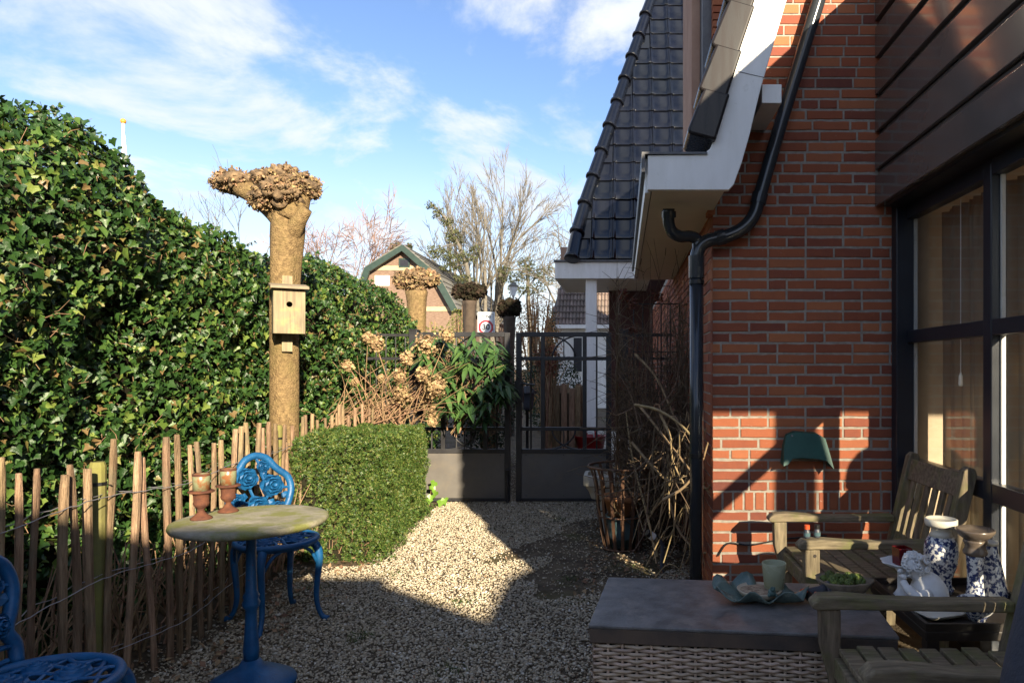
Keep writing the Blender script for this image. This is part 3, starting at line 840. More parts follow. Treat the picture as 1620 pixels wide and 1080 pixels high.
m = MB(); m.box(-1.0, 0.52, FY - 1.9, FY + 2.1, 0.0, 0.05); m.build('porch_floor', M_TROUGH, wing)
# roof plane
PITCH = RAD(65); T0 = Vector((0, FY - 0.03, 3.44))
up = Vector((0, math.cos(PITCH), math.sin(PITCH))); nn = Vector((0, -math.sin(PITCH), math.cos(PITCH)))
def hip_x(s): return -1.01 + 0.24 * s + 0.10 * math.exp(-s * 1.6)
TOPS = 8.6
m = MB()
a = T0 - nn * 0.03
vs = [(hip_x(0), *(a)[1:]), (3.4, *(a)[1:]), (3.4, *(a + up * TOPS)[1:]), (hip_x(TOPS), *(a + up * TOPS)[1:])]
bq = a - nn * 0.2
vs += [(hip_x(0), *(bq)[1:]), (3.4, *(bq)[1:]), (3.4, *(bq + up * TOPS)[1:]), (hip_x(TOPS), *(bq + up * TOPS)[1:])]
m.add(vs, [(0, 1, 2, 3), (7, 6, 5, 4), (0, 4, 5, 1), (1, 5, 6, 2), (2, 6, 7, 3), (3, 7, 4, 0)])
m.build('roof_deck', M_BLACK, wing)
def tile_mesh():
    W, L = 0.405, 0.50
    prof = [(-0.5, 0.0), (-0.47, 0.022), (-0.43, 0.034), (-0.39, 0.024), (-0.355, 0.006), (-0.30, 0.0), (0.0, 0.002), (0.30, 0.0), (0.40, 0.008), (0.44, 0.020), (0.48, 0.026), (0.505, 0.020)]
    b = MB(); n = len(prof)
    vs = []
    for (t, lift) in ((0.0, 0.030), (0.02, 0.036), (0.5, 0.022), (1.0, 0.004)):
        for (x, h) in prof: vs.append((x * W, t * L, h + lift))
    for (x, h) in prof: vs.append((x * W, 0.004, h + 0.004))
    fs = []
    for r in range(3):
        for i in range(n - 1): fs.append((r * n + i, r * n + i + 1, (r + 1) * n + i + 1, (r + 1) * n + i))
    for i in range(n - 1): fs.append((4 * n + i, 4 * n + i + 1, i + 1, i))
    b.add(vs, fs)
    return b.mesh('roof_tile', M_TILE, True)
TM = tile_mesh()
Rt = Matrix(((1, 0, 0), (0, up.y, nn.y), (0, up.z, nn.z)))
n_t = 0
for r in range(19):
    s = r * 0.46
    for c in range(12):
        x = -0.80 + c * 0.40
        if x - 0.10 < hip_x(s) or x > 2.35: continue
        p = T0 + up * s
        if x * F_PX / p.y + CX > 1118: continue
        o = link('roof_tile', TM, wing)
        o.matrix_local = Matrix.Translation(Vector((x + rb.uniform(-.003, .003), p.y, p.z)) - ORG[wing.name]) @ (Rt @ Matrix.Rotation(rb.uniform(-.012, .016), 3, 'X') @ Matrix.Rotation(rb.uniform(-.012, .012), 3, 'Z')).to_4x4()
        n_t += 1
# half tiles along the hip: a sliver row
m = MB()
for r in range(19):
    s = r * 0.46
    x1 = min(-0.80 + c * 0.40 - 0.20 for c in range(14) if -0.80 + c * 0.40 - 0.10 >= hip_x(s))
    x0 = hip_x(s) - 0.02
    p = T0 + up * s
    if x1 - x0 > 0.02:
        q0 = p + nn * 0.034; q1 = p + up * 0.49 + nn * 0.008
        m.add([(x0, q0.y, q0.z), (x1, q0.y, q0.z), (x1 + 0.02, q1.y, q1.z), (x0 + 0.02, q1.y, q1.z), (x0, p.y, p.z), (x1, p.y, p.z)], [(0, 1, 2, 3), (4, 5, 1, 0)])
o = m.build('cut_tiles', M_TILE, wing); o['kind'] = 'stuff'
# hip ridge tiles
for r in range(14):
    s0, s1 = r * 0.66 - 0.10, r * 0.66 + 0.60
    p0 = T0 + up * s0 + nn * 0.05; p1 = T0 + up * s1 + nn * 0.03
    p0.x = hip_x(max(s0, 0)) - 0.04; p1.x = hip_x(s1) - 0.04
    if r == 0: p0.z = 3.43
    m = MB(); d = (p1 - p0)
    m.tube([p0, p0 + d * 0.02, p0 + d * 0.08, p0 + d * 0.10, p1], [0.130, 0.150, 0.150, 0.128, 0.112], 18)
    m.build('ridge_tile', M_TILE, wing, smooth=False, bevel=0.01, seg=3)
m = MB(); m.box(-1.3, -1.05, 14.6, 15.0, 3.4, 3.95); m.build('chimney_stub', M_PINKBRICK, wing)

# ================================================================== UNSEEN SHADE CASTER ADDED BEHIND THE VIEWER (outline cut to the sun patch)
shade_caster = thing('unseen_shade_caster', 'unseen shade caster added behind the viewpoint, outline shaped to the sun patch', 'shade_caster', (-2, -4.4, 0))
m = MB(); m.prism_y([(-7, 0), (3.62, 0), (3.62, 3.70), (3.50, 3.68), (3.25, 3.57), (3.09, 3.39), (2.90, 3.25), (2.47, 3.49), (-7, 3.49)][::-1], -6.5, -4.0); m.build('wall', M_GREYWOOD, shade_caster)
m = MB(); m.prism_y([(-7.1, 3.5), (2.43, 3.5), (2.43, 3.57), (-7.1, 3.60)], -6.6, -3.98); m.build('roof', M_LEAD, shade_caster)

# ================================================================== IVY HEDGES
IVY_T = [(0, -0.02, -0.05), (0, -0.30, 0.0), (0.25, -0.46, 0.10), (0.54, -0.14, 0.20), (0.29, 0.06, 0.08), (0.05, 0.62, -0.14), (-0.28, 0.05, 0.10), (-0.52, -0.16, 0.16), (-0.26, -0.44, 0.06)]
IVY_F = [(0, i, i + 1) for i in range(1, 8)] + [(0, 8, 1)]
ivy_me = fast_mesh('leaf', np.array(IVY_T), np.array(IVY_F), M_IVY)

def hedge_profile(top, thick, n=40):
    """cross-section (x offset from the face, z) of a rounded hedge, running from the foot of the face over the top"""
    pts = [(0.0, z) for z in np.linspace(0.0, top - 0.45, 10)]
    for k in range(1, 9):
        a = k / 8 * math.pi / 2
        pts.append((-(1 - math.cos(a)) * 0.40, top - 0.45 + math.sin(a) * 0.45))
    pts += [(-0.40 - (thick - 0.4) * t, top - 0.05 * t) for t in (0.4, 1.0)]
    return np.array(pts)

def ivy_hedge(label, x_face, y0, y1, top_fn, n_leaf, seed, single_n, size=(0.045, 0.085)):
    root = thing('ivy_hedge', label, 'hedge', (x_face - 0.3, (y0 + y1) / 2, 0))
    r = np.random.RandomState(seed)
    ys = np.linspace(y0, y1, 26)
    rings = []
    for y in ys:
        pr = hedge_profile(top_fn(y), 0.95)
        rings.append(np.stack([x_face + pr[:, 0], np.full(len(pr), y), pr[:, 1]], 1))
    G = np.array(rings)                                   # (ny, np, 3)
    # area-weighted samples on the grid
    a = G[1:, 1:] - G[:-1, :-1]; b = G[1:, :-1] - G[:-1, 1:]
    A = np.linalg.norm(np.cross(a, b), axis=2); w = (A / A.sum()).ravel()
    idx = r.choice(len(w), n_leaf, p=w)
    iy, ip = idx // A.shape[1], idx % A.shape[1]
    u, v = r.uniform(size=n_leaf)[:, None], r.uniform(size=n_leaf)[:, None]
    P = (G[iy, ip] * (1 - u) + G[iy + 1, ip] * u) * (1 - v) + (G[iy, ip + 1] * (1 - u) + G[iy + 1, ip + 1] * u) * v
    tu = G[iy + 1, ip] - G[iy, ip]; tv_ = G[iy, ip + 1] - G[iy, ip]
    N = np.cross(tu, tv_); N /= np.linalg.norm(N, axis=1, keepdims=True)
    N *= np.where(N[:, :1] * 1.0 + N[:, 2:] * 0.6 < 0, -1, 1)
    bulge = rough_noise(P, seed + 1, 2.3) * 0.10 + rough_noise(P, seed + 2, 7.5) * 0.075
    depth = -np.abs(r.normal(0, 0.075, n_leaf)) + 0.04
    P = P + N * (bulge + depth)[:, None]
    # clear dark pockets between the trails
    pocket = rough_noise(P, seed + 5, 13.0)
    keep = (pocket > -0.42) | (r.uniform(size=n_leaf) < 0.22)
    P, N, depth = P[keep], N[keep], depth[keep]
    m = len(P)
    nr = N * 0.62 + r.normal(0, 0.66, (m, 3)) + np.array([0.10, -0.15, 0.25])
    tip = np.stack([r.normal(0, 0.5, m), r.normal(0, 0.7, m), -0.9 + r.normal(0, 0.35, m)], 1)
    sc = (size[0] + (size[1] - size[0]) * r.beta(1.3, 1.7, m)) * np.where(r.uniform(size=m) < 0.25, 0.6, 1.0) * np.where(r.uniform(size=m) < 0.06, 1.3, 1.0)
    # nearest leaves of the face, seen by the camera, are pieces of their own
    px = CX + P[:, 0] / np.maximum(P[:, 1], 0.1) * F_PX
    score = sc / P[:, 1] + (depth > -0.02) * 0.02 - 10 * ((px < 0) | (P[:, 1] < 0.5))
    order = np.argsort(-score)
    one = order[:single_n]; rest = order[single_n:]
    leaf_objects('leaf', ivy_me, P[one], nr[one], tip[one], sc[one], root)
    scatter('foliage', IVY_T, IVY_F, P[rest], nr[rest], tip[rest], sc[rest], M_IVY, root, 'stuff')
    # stray shoots standing out of the clipped face
    SP, SN, ST, SS = [], [], [], []
    sh = MB(); rs = random.Random(seed + 9)
    for k in range(90):
        i = rs.randrange(m)
        p = Vector(P[i]); d = (Vector(N[i]) + Vector((rs.gauss(0, .35), rs.gauss(0, .6), rs.gauss(.15, .4)))).normalized(); L = rs.uniform(.06, .17)
        pts = [p - d * .03, p + d * L * .5 + Vector((0, 0, .01)), p + d * L - Vector((0, 0, .015))]
        sh.tube(pts, [.0022, .0018, .001], 4, caps=False)
        for j in range(rs.randint(3, 6)):
            t = rs.uniform(.3, 1.0); q = p + d * L * t
            SP.append(tuple(q)); SN.append((rs.gauss(.3, .5), rs.gauss(-.3, .5), rs.gauss(.5, .5))); ST.append((d.x + rs.gauss(0, .5), d.y + rs.gauss(0, .5), d.z - .5 + rs.gauss(0, .4))); SS.append(rs.uniform(.018, .042))
    sh.build('stray_shoots', M_TWIG, root)['kind'] = 'stuff'
    scatter('shoot_leaves', IVY_T, IVY_F, np.array(SP), np.array(SN), np.array(ST), np.array(SS), M_IVY, root, 'stuff')
    # brown trails and leaf stalks between the leaves
    st = MB(); rr = random.Random(seed)
    for k in range(1300):
        i = rr.randrange(m); p = Vector(P[i]) - Vector(N[i]) * 0.005
        d = Vector((rr.gauss(0, .3), rr.gauss(0, 1), rr.gauss(0, .6))).normalized()
        L = rr.uniform(0.04, 0.12)
        st.tube([p, p + d * L * 0.5 + Vector((0, rr.gauss(0, .015), rr.gauss(0, .015))), p + d * L], [0.0018, 0.0016, 0.001], 4, caps=False)
    st.build('trailing_stems', M_TWIG, root)['kind'] = 'stuff'
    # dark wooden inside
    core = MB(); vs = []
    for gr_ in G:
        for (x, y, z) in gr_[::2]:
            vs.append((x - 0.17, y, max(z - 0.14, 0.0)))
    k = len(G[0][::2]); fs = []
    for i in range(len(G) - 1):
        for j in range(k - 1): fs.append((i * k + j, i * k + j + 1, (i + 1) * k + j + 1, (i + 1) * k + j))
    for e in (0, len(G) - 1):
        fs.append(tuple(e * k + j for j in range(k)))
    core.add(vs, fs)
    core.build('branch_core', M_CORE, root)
    return root

def top_near(y):
    return float(np.interp(y, [0.5, 3.0, 3.35, 3.6, 3.86, 4.15, 4.5, 4.8, 5.15, 5.4, 5.6], [2.64, 2.62, 2.65, 2.69, 2.67, 2.63, 2.56, 2.46, 2.30, 2.14, 1.85]))
def top_far(y):
    return float(np.interp(y, [5.2, 5.83, 6.6, 7.3, 8.0, 8.9, 9.9, 10.7, 11.2], [2.24, 2.34, 2.45, 2.53, 2.47, 2.32, 2.10, 1.93, 1.5]))
ivy_hedge('tall ivy hedge behind the picket fence, nearest at the left edge', -2.74, 1.4, 5.6, top_near, 42000, 21, 300, (0.028, 0.064))
ivy_hedge('lower ivy hedge running on behind the bird box tree', -2.88, 5.2, 11.2, top_far, 35000, 33, 300, (0.030, 0.062))

# ================================================================== CLIPPED GREEN HEDGE BESIDE THE GATE
def yew_hedge():
    root = thing('clipped_hedge', 'low clipped bright green hedge block between fence and gate', 'hedge', (-2.18, 5.95, 0))
    r = np.random.RandomState(5)
    x0, x1, y0, y1, h = -2.40, -1.76, 5.0, 6.95, 0.90
    n = 44000
    areas = np.array([(x1 - x0) * h, (y1 - y0) * h, (x1 - x0) * (y1 - y0)]); areas = areas / areas.sum()
    f = r.choice(3, n, p=areas); u, v = r.uniform(size=n), r.uniform(size=n)
    P = np.zeros((n, 3)); N = np.zeros((n, 3))
    k = f == 0; P[k] = np.stack([x0 + (x1 - x0) * u[k], np.full(k.sum(), y0), h * v[k]], 1); N[k] = (0, -1, 0.1)
    k = f == 1; P[k] = np.stack([np.full(k.sum(), x1), y0 + (y1 - y0) * u[k], h * v[k]], 1); N[k] = (1, 0, 0.1)
    k = f == 2; P[k] = np.stack([x0 + (x1 - x0) * u[k], y0 + (y1 - y0) * v[k], np.full(n, h)[k]], 1); N[k] = (0, 0, 1)
    # round the corner and the shoulders a little
    c = np.array([(x0 + x1) / 2, (y0 + y1) / 2, h / 2]); hs = np.array([(x1 - x0) / 2, (y1 - y0) / 2, h / 2])
    q = np.clip(P - c, -(hs - 0.045), hs - 0.045); dlt = (P - c) - q
    L = np.linalg.norm(dlt, axis=1, keepdims=True) + 1e-6
    P = c + q + dlt / L * 0.045; N = dlt / L
    low = np.clip((0.22 - P[:, 2]) / 0.22, 0, 1)
    P += N * (rough_noise(P, 9, 4.5) * 0.035 + rough_noise(P, 10, 17) * 0.03 - np.abs(r.normal(0, 0.026, n)) + 0.012)[:, None]
    P[:, 0] += low * r.uniform(-0.05, 0.12, n) * (N[:, 0] > 0.4); P[:, 1] -= low * r.uniform(-0.05, 0.10, n) * (N[:, 1] < -0.4)
    P[:, 0] -= (P[:, 1] - y0) * 0.115 * np.clip((P[:, 0] - x0) / (x1 - x0), 0, 1); P[:, 2] *= 1 - (P[:, 1] - y0) * 0.045
    P[:, 2] = np.maximum(P[:, 2], 0.02)
    hole = rough_noise(P, 12, 9.0) + 0.25 * (P[:, 2] > 0.75)
    keep = (hole > -0.62) | (r.uniform(size=n) < 0.2)
    P, N = P[keep], N[keep]; m = len(P)
    tv, tf = [], []
    for i, (a, l, e) in enumerate(((0, 1.0, 0.25), (0.75, 0.75, 0.3), (-0.75, 0.75, 0.3), (1.4, 0.55, 0.1))):
        d = np.array([math.sin(a) * l, math.cos(a) * l, e * l]); s = np.array([math.cos(a), -math.sin(a), 0]) * 0.13
        b = len(tv); mid = d * 0.5 + np.array([0, 0, 0.05])
        tv += [np.zeros(3), mid + s, d, mid - s]; tf += [(b, b + 1, b + 2), (b, b + 2, b + 3)]
    tip = N * 0.6 + r.normal(0, 0.6, (m, 3)) + np.array([0, 0, 0.25]); nr = N + r.normal(0, 0.7, (m, 3))
    scatter('foliage', tv, tf, P, nr, tip, r.uniform(0.013, 0.029, m), M_YEW, root, 'stuff')
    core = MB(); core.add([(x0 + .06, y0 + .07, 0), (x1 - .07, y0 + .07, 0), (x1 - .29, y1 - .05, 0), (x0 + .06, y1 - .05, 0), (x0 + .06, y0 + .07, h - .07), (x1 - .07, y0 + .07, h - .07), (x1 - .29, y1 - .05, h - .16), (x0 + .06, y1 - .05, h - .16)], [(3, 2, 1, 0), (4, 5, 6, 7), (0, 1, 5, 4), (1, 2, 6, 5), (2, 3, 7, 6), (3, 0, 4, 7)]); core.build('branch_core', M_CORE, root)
    tw = MB(); rr = random.Random(3)
    for k in range(160):
        x, y = rr.uniform(x0 + .05, x1 - .05), y0 + 0.05
        if rr.random() < 0.5: y = rr.uniform(y0 + .05, y1 - .1); x = x1 - 0.07 - (y - y0) * .115
        z = rr.uniform(0.01, 0.30); p = Vector((x, y, z))
        tw.tube([p, p + Vector((rr.uniform(0, .05), rr.uniform(-.06, .0), rr.uniform(.0, .12)))], [0.003, 0.0015], 4, caps=False)
    tw.build('twigs', M_TWIG, root)['kind'] = 'stuff'
yew_hedge()

# ================================================================== POLLARDED PLANE TREES
FLK_V = [(0, -0.5, 0), (0.33, -0.1, 0.22), (0.12, 0.55, 0.05), (-0.3, 0.1, 0.2)]
FLK_F = [(0, 1, 2), (0, 2, 3)]
def pollard(label, base, trunk, heads, arms, seed, flakes, flake_mat=None, bark=None, flake_size=(0.022, 0.05)):
    """trunk: [(dx, z, r)], heads: [(dx, dy, z, rx, ry, rz)], arms: [[(dx,dy,z,r)...]]"""
    root = thing('pollarded_tree', label, 'tree', base)
    bx, by = base[0], base[1]
    flake_mat = flake_mat or M_FLAKE; bark = bark or M_BARK
    r = np.random.RandomState(seed)
    t = MB(); zs = np.linspace(trunk[0][1], trunk[-1][1], 34)
    tz = [q[1] for q in trunk]
    n = 22; vs = []
    for z in zs:
        cx = np.interp(z, tz, [q[0] for q in trunk]); rr = np.interp(z, tz, [q[2] for q in trunk])
        for k in range(n):
            a = 2 * math.pi * k / n
            kn = max(0.0, min(1.0, (z / trunk[-1][1] - 0.62) / 0.3))
            w = rr * (1 + (0.025 + .05 * kn) * math.sin(3 * a + z * 1.1 + seed) + (0.015 + .04 * kn) * math.sin(5 * a - z * 3.3) + 0.015 * math.sin(2 * a + 6 * z))
            vs.append((bx + cx + w * math.cos(a), by + w * math.sin(a), z))
    fs = [(i * n + k, i * n + (k + 1) % n, (i + 1) * n + (k + 1) % n, (i + 1) * n + k) for i in range(len(zs) - 1) for k in range(n)]
    fs.append(tuple((len(zs) - 1) * n + k for k in range(n)))
    t.add(vs, fs); t.build('trunk', bark, root, smooth=True)
    for arm in arms:
        m = MB(); m.tube(smooth_path([(bx + a[0], by + a[1], a[2]) for a in arm], 4), list(np.interp(np.linspace(0, 1, (len(arm) - 1) * 4 + 1), np.linspace(0, 1, len(arm)), [a[3] for a in arm])), 14)
        m.build('limb', bark, root, smooth=True)
    crown = MB()
    Ps, Ns = [], []
    tot = sum(h[3] * h[5] for h in heads)
    for i, h in enumerate(heads):
        crown.blob((bx + h[0], by + h[1], h[2]), (h[3] * .93, h[4] * .93, h[5] * .93), seed * 7 + i, 24, 16, 0.30)
        k = int(flakes * h[3] * h[5] / tot)
        d = r.normal(size=(k, 3)); d /= np.linalg.norm(d, axis=1, keepdims=True)
        lump = 1 + 0.22 * np.sin(d[:, 0] * 8 + i) * np.cos(d[:, 2] * 7 + d[:, 1] * 5) + r.uniform(-0.13, 0.12, k)
        p = d * np.array([h[3], h[4], h[5]]) * lump[:, None]
        Ps.append(p + np.array([bx + h[0], by + h[1], h[2]])); Ns.append(d / np.array([h[3], h[4], h[5]]))
    # cut knuckles and short stubs standing out of the head
    rk = random.Random(seed + 50)
    for i, h in enumerate(heads):
        for j in range(int(26 * (h[3] * h[5] / 0.02) ** 0.5) + 4):
            dv = Vector((rk.gauss(0, 1), rk.gauss(-.3, 1), rk.gauss(.25, 1))).normalized()
            q = Vector((bx + h[0] + dv.x * h[3], by + h[1] + dv.y * h[4], h[2] + dv.z * h[5])); R = min(h[3], h[5]) * rk.uniform(.16, .34)
            crown.blob(q, (R, R, R * rk.uniform(.7, 1.1)), seed * 31 + i * 7 + j, 9, 7, 0.35)
            if rk.random() < .4: crown.tube([q, q + dv * R * rk.uniform(1.2, 2.0)], [R * .45, R * .30], 7)
    kb = crown.build('knuckle', M_HEADBARK if flake_mat is M_FLAKE else M_CORE, root, smooth=True)  # shaded pollards get a near-black head, shade put into the colour
    P = np.concatenate(Ps); N = np.concatenate(Ns); N /= np.linalg.norm(N, axis=1, keepdims=True); m = len(P)
    tip = N * 0.9 + r.normal(0, 0.6, (m, 3)); nr = r.normal(0, 0.8, (m, 3)) + N * 0.5
    scatter('crown', FLK_V, FLK_F, P, nr, tip, r.uniform(flake_size[0], flake_size[1], m), flake_mat, root, 'stuff')
    return root
TY = 5.18
tb = at(450, 690, TY); s5 = F_PX / TY
def TX(px): return (px - 450) / s5
def TZ(py): return EYE - (py - CY) / s5
pollard('tall pollarded plane tree carrying the wooden bird box', (tb.x, TY, 0),
        [(0.0, 0.0, 0.12), (0.0, 0.8, 0.100), (0.0, 1.3, 0.100), (-0.005, TZ(500), 0.103), (0.0, TZ(432), 0.104), (0.008, TZ(392), 0.112), (0.014, TZ(368), 0.118), (0.018, TZ(350), 0.118), (0.018, TZ(330), 0.105), (0.015, TZ(300), 0.07)],
        [(TX(370), 0.02, TZ(287), 0.15, 0.13, 0.078), (TX(450), -0.07, TZ(304), 0.165, 0.17, 0.135), (TX(447), 0.05, TZ(276), 0.10, 0.12, 0.07), (TX(482), 0.0, TZ(292), 0.10, 0.12, 0.07), (TX(492), 0.02, TZ(302), 0.062, 0.07, 0.05), (TX(430), -0.10, TZ(320), 0.10, 0.10, 0.085), (TX(462), -0.13, TZ(308), 0.10, 0.09, 0.08)],
        [[(0.01, 0, TZ(356), 0.085), (TX(436), 0, TZ(335), 0.080), (TX(408), -0.02, TZ(311), 0.072), (TX(380), 0.0, TZ(296), 0.07)],
         [(0.03, 0, TZ(380), 0.075), (TX(474), -0.05, TZ(356), 0.062), (TX(492), -0.07, TZ(334), 0.042)],
         [(0.03, 0, TZ(345), 0.13), (TX(470), 0, TZ(310), 0.10), (TX(480), 0, TZ(295), 0.07)]],
        4, 5200, None, None, (0.012, 0.034))
# the farther pollards
def far_pollard(label, px, Y, py_top, py_neck, rtrunk, head_w, head_h, seed, mat, bark, fl=1600):
    s = F_PX / Y; x = (px - CX) / s
    zt = EYE - (py_top - CY) / s; zn = EYE - (py_neck - CY) / s
    pollard(label, (x, Y, 0), [(0, 0, rtrunk * 1.05), (0.0, zn * 0.7, rtrunk), (0, zn, rtrunk * 1.15), (0, zn + 0.12, rtrunk * 1.35)],
            [(-head_w * 0.38, 0, zt - head_h * 0.55, head_w * 0.28, head_w * 0.28, head_h * 0.50), (head_w * 0.05, -0.05, zt - head_h * 0.45, head_w * 0.32, head_w * 0.33, head_h * 0.48),
             (head_w * 0.40, 0, zt - head_h * 0.5, head_w * 0.26, head_w * 0.28, head_h * 0.46), (0.0, 0.0, zt - head_h * 0.95, head_w * 0.26, head_w * 0.28, head_h * 0.42)],
            [], seed, fl, mat, bark, (0.03, 0.075))
far_pollard('pollarded plane tree with pale tufted head before the gabled house', 660, 9.9, 428, 474, 0.115, 0.46, 0.24, 14, M_FLAKE, M_BARK, 2200)
M_BARK_SHADED = pm('shaded_bark', (0.075, 0.055, 0.04), 0.9, (0.05, 0.035, 0.025), scale=14, bump=0.8, bscale=55)  # bark copy darkened to paint in the house shade
far_pollard('shade-toned pollarded tree just left of the zone sign', 743, 13.2, 450, 486, 0.105, 0.47, 0.25, 15, M_FLAKE_SHADED, M_BARK_SHADED)
far_pollard('small shade-toned pollarded tree just right of the zone sign', 806, 14.5, 474, 510, 0.10, 0.36, 0.34, 16, M_FLAKE_SHADED, M_BARK_SHADED)

# ================================================================== BARE WINTER TREES AND FAR SHRUBS
def grow(out, p, d, L, r, level, rg, P):
    """recursive branching; out collects polylines (points, radii)"""
    n = 4 if level > 1 else 3
    pts, rad = [p], [r]
    q, dd = p.copy(), d.copy()
    for i in range(n):
        dd = (dd + Vector((rg.gauss(0, P['wig']), rg.gauss(0, P['wig']), rg.gauss(0, P['wig']) + P['up']))).normalized()
        q = q + dd * (L / n); pts.append(q.copy()); rad.append(r * (1 - (1 - P['taper']) * (i + 1) / n))
    out.append((pts, rad, level))
    if level == 0: return
    k = P['kids'][level] if level < len(P['kids']) else 3
    for j in range(k):
        t = rg.uniform(P['from'], 1.0) if j < k - 1 else 1.0
        i = min(int(t * n), n - 1); f = t * n - i
        pos = pts[i].lerp(pts[i + 1], min(f, 1))
        base = (pts[i + 1] - pts[i]).normalized()
        ang = rg.uniform(*P['ang']) * (0.4 if j == k - 1 else 1)
        ax = base.orthogonal().normalized(); ax.rotate(Matrix.Rotation(rg.uniform(0, 6.28), 3, base))
        nd_ = base.copy(); nd_.rotate(Matrix.Rotation(ang, 3, ax))
        nd_.z += P.get('droop', 0) * (3 - level) / 3
        nd_.normalize()
        grow(out, pos, nd_, L * rg.uniform(*P['ratio']), max(r * P['taper'] * rg.uniform(0.55, 0.85), P['rmin']), level - 1, rg, P)

def tree_mesh(lines, trunk_lv, root, mat, name_a='trunk', name_b='crown'):
    A, B = MB(), MB()
    for pts, rad, lv in lines:
        (A if lv >= trunk_lv else B).tube(pts, rad, 7 if lv >= trunk_lv else (4 if lv > 0 else 3), caps=False)
    A.build(name_a, mat, root, smooth=True); B.build(name_b, mat, root)

def vase_tree():
    b = at(768, 583, 45.0); base = Vector((b.x, 45.0, 0))
    root = thing('bare_tree', 'tall many-stemmed bare tree fanning out above the gate', 'tree', base)
    rg = random.Random(12); lines = []
    lines.append(([base, base + Vector((0, 0, 1.6))], [0.5, 0.42], 9))
    P = dict(wig=0.055, up=0.035, taper=0.62, kids=[0, 5, 5, 5, 3], ang=(0.22, 0.62), ratio=(0.42, 0.66), rmin=0.014)
    P['from'] = 0.35
    for k in range(8):
        a = 2 * math.pi * k / 8 + 0.3
        lean = rg.uniform(0.10, 0.34)
        d = Vector((math.cos(a) * lean, math.sin(a) * lean, 1)).normalized()
        grow(lines, base + Vector((math.cos(a) * .3, math.sin(a) * .3, 1.4)), d, rg.uniform(5.4, 6.6), 0.17, 4, rg, P)
    tree_mesh(lines, 4, root, M_TREE)
vase_tree()

def round_tree(name, label, px, Y, height, seed, mat, kids=(0, 4, 4, 4, 3), spread=(0.35, 0.85), droop=0.0, r0=0.22, trunk=0.3, lean=(0, 0), ratio=(0.5, 0.74), rmin=0.014, up=0.02):
    x = (px - CX) * Y / F_PX; base = Vector((x, Y, 0))
    root = thing(name, label, 'tree', base)
    rg = random.Random(seed); lines = []
    P = dict(wig=0.10, up=up, taper=0.62, kids=list(kids), ang=spread, ratio=ratio, rmin=rmin, droop=droop)
    P['from'] = 0.3
    d = Vector((lean[0], lean[1], 1)).normalized()
    lines.append(([base, base + d * height * trunk], [r0 * 1.2, r0], 9))
    top = base + d * height * trunk
    for k in range(4):
        a = 2 * math.pi * k / 4 + rg.uniform(-.4, .4)
        dd = Vector((math.cos(a) * 0.5, math.sin(a) * 0.5, 1)).normalized()
        grow(lines, top - Vector((0, 0, height * 0.03 * k)), dd, height * 0.34, r0 * 0.7, 4, rg, P)
    tree_mesh(lines, 4, root, mat)
    return root
round_tree('bare_tree', 'spreading bare tree peeping out left of the glossy tiled roof', 915, 42, 11.5, 5, M_TREE, r0=0.24)
round_tree('birch_tree', 'reddish birch tree with fine drooping twigs behind the ivy', 540, 44, 12.2, 8, M_BIRCH, kids=(0, 4, 5, 5, 3), droop=-0.16, r0=0.16, rmin=0.016)
round_tree('bare_sapling', 'thin pale bare tree over the ivy left of the pollard', 376, 36, 11.5, 9, M_TREE, kids=(0, 3, 3, 3, 2), r0=0.07, spread=(0.2, 0.5), rmin=0.010)
round_tree('bare_tree', 'low bare tree between the birch and the gabled house', 604, 62, 12.0, 10, M_BIRCH, kids=(0, 3, 4, 4, 3), r0=0.14, rmin=0.02)

NDL_V = [(0, 0, 0), (0.16, 0.5, 0.05), (0, 1, 0), (-0.16, 0.5, 0.05), (0.45, 0.35, 0.1), (0.75, 0.75, 0.0), (-0.45, 0.35, 0.1), (-0.75, 0.75, 0.0)]
NDL_F = [(0, 1, 2), (0, 2, 3), (0, 4, 5), (0, 6, 7), (0, 1, 4), (0, 3, 6)]
def conifer(label, px, Y, trunk_pts, clumps, seed, n, mat=None, size=(0.10, 0.26)):
    """clumps: (px, py, rx, ry) in photo pixels at depth Y"""
    s = F_PX / Y
    b = at(trunk_pts[0][0], CY, Y)
    root = thing('conifer_tree', label, 'tree', (b.x, Y, 0))
    m = MB(); pts = [(b.x, Y, 0)] + [tuple(at(x, y, Y)) for x, y in trunk_pts]
    m.tube(pts, list(np.linspace(0.16, 0.05, len(pts))), 8)
    rg = random.Random(seed)
    for (x, y, rx, ry) in clumps:
        q = at(x, y, Y); near = min(pts, key=lambda t: (t[0] - q.x) ** 2 + (t[2] - q.z + 0.3) ** 2)
        m.tube([near, tuple((Vector(near) + q) / 2 + Vector((0, 0, 0.1))), tuple(q)], [0.05, 0.035, 0.02], 5)
    m.build('trunk', M_TREE, root)
    r = np.random.RandomState(seed); Ps = []
    tot = sum(c[2] * c[3] for c in clumps)
    for (x, y, rx, ry) in clumps:
        k = int(n * rx * ry / tot); d = r.normal(size=(k, 3)); d /= np.linalg.norm(d, axis=1, keepdims=True)
        d *= r.uniform(0.25, 1.15, (k, 1)) ** 0.6
        Ps.append(np.array(at(x, y, Y)) + d * np.array([rx / s, (rx + ry) / 2 / s, ry / s]))
    P = np.concatenate(Ps); k = len(P)
    scatter('crown', NDL_V, NDL_F, P, r.normal(size=(k, 3)) + np.array([0, -.3, .6]), r.normal(size=(k, 3)), r.uniform(size[0], size[1], k), mat or M_CONIFER, root, 'stuff')
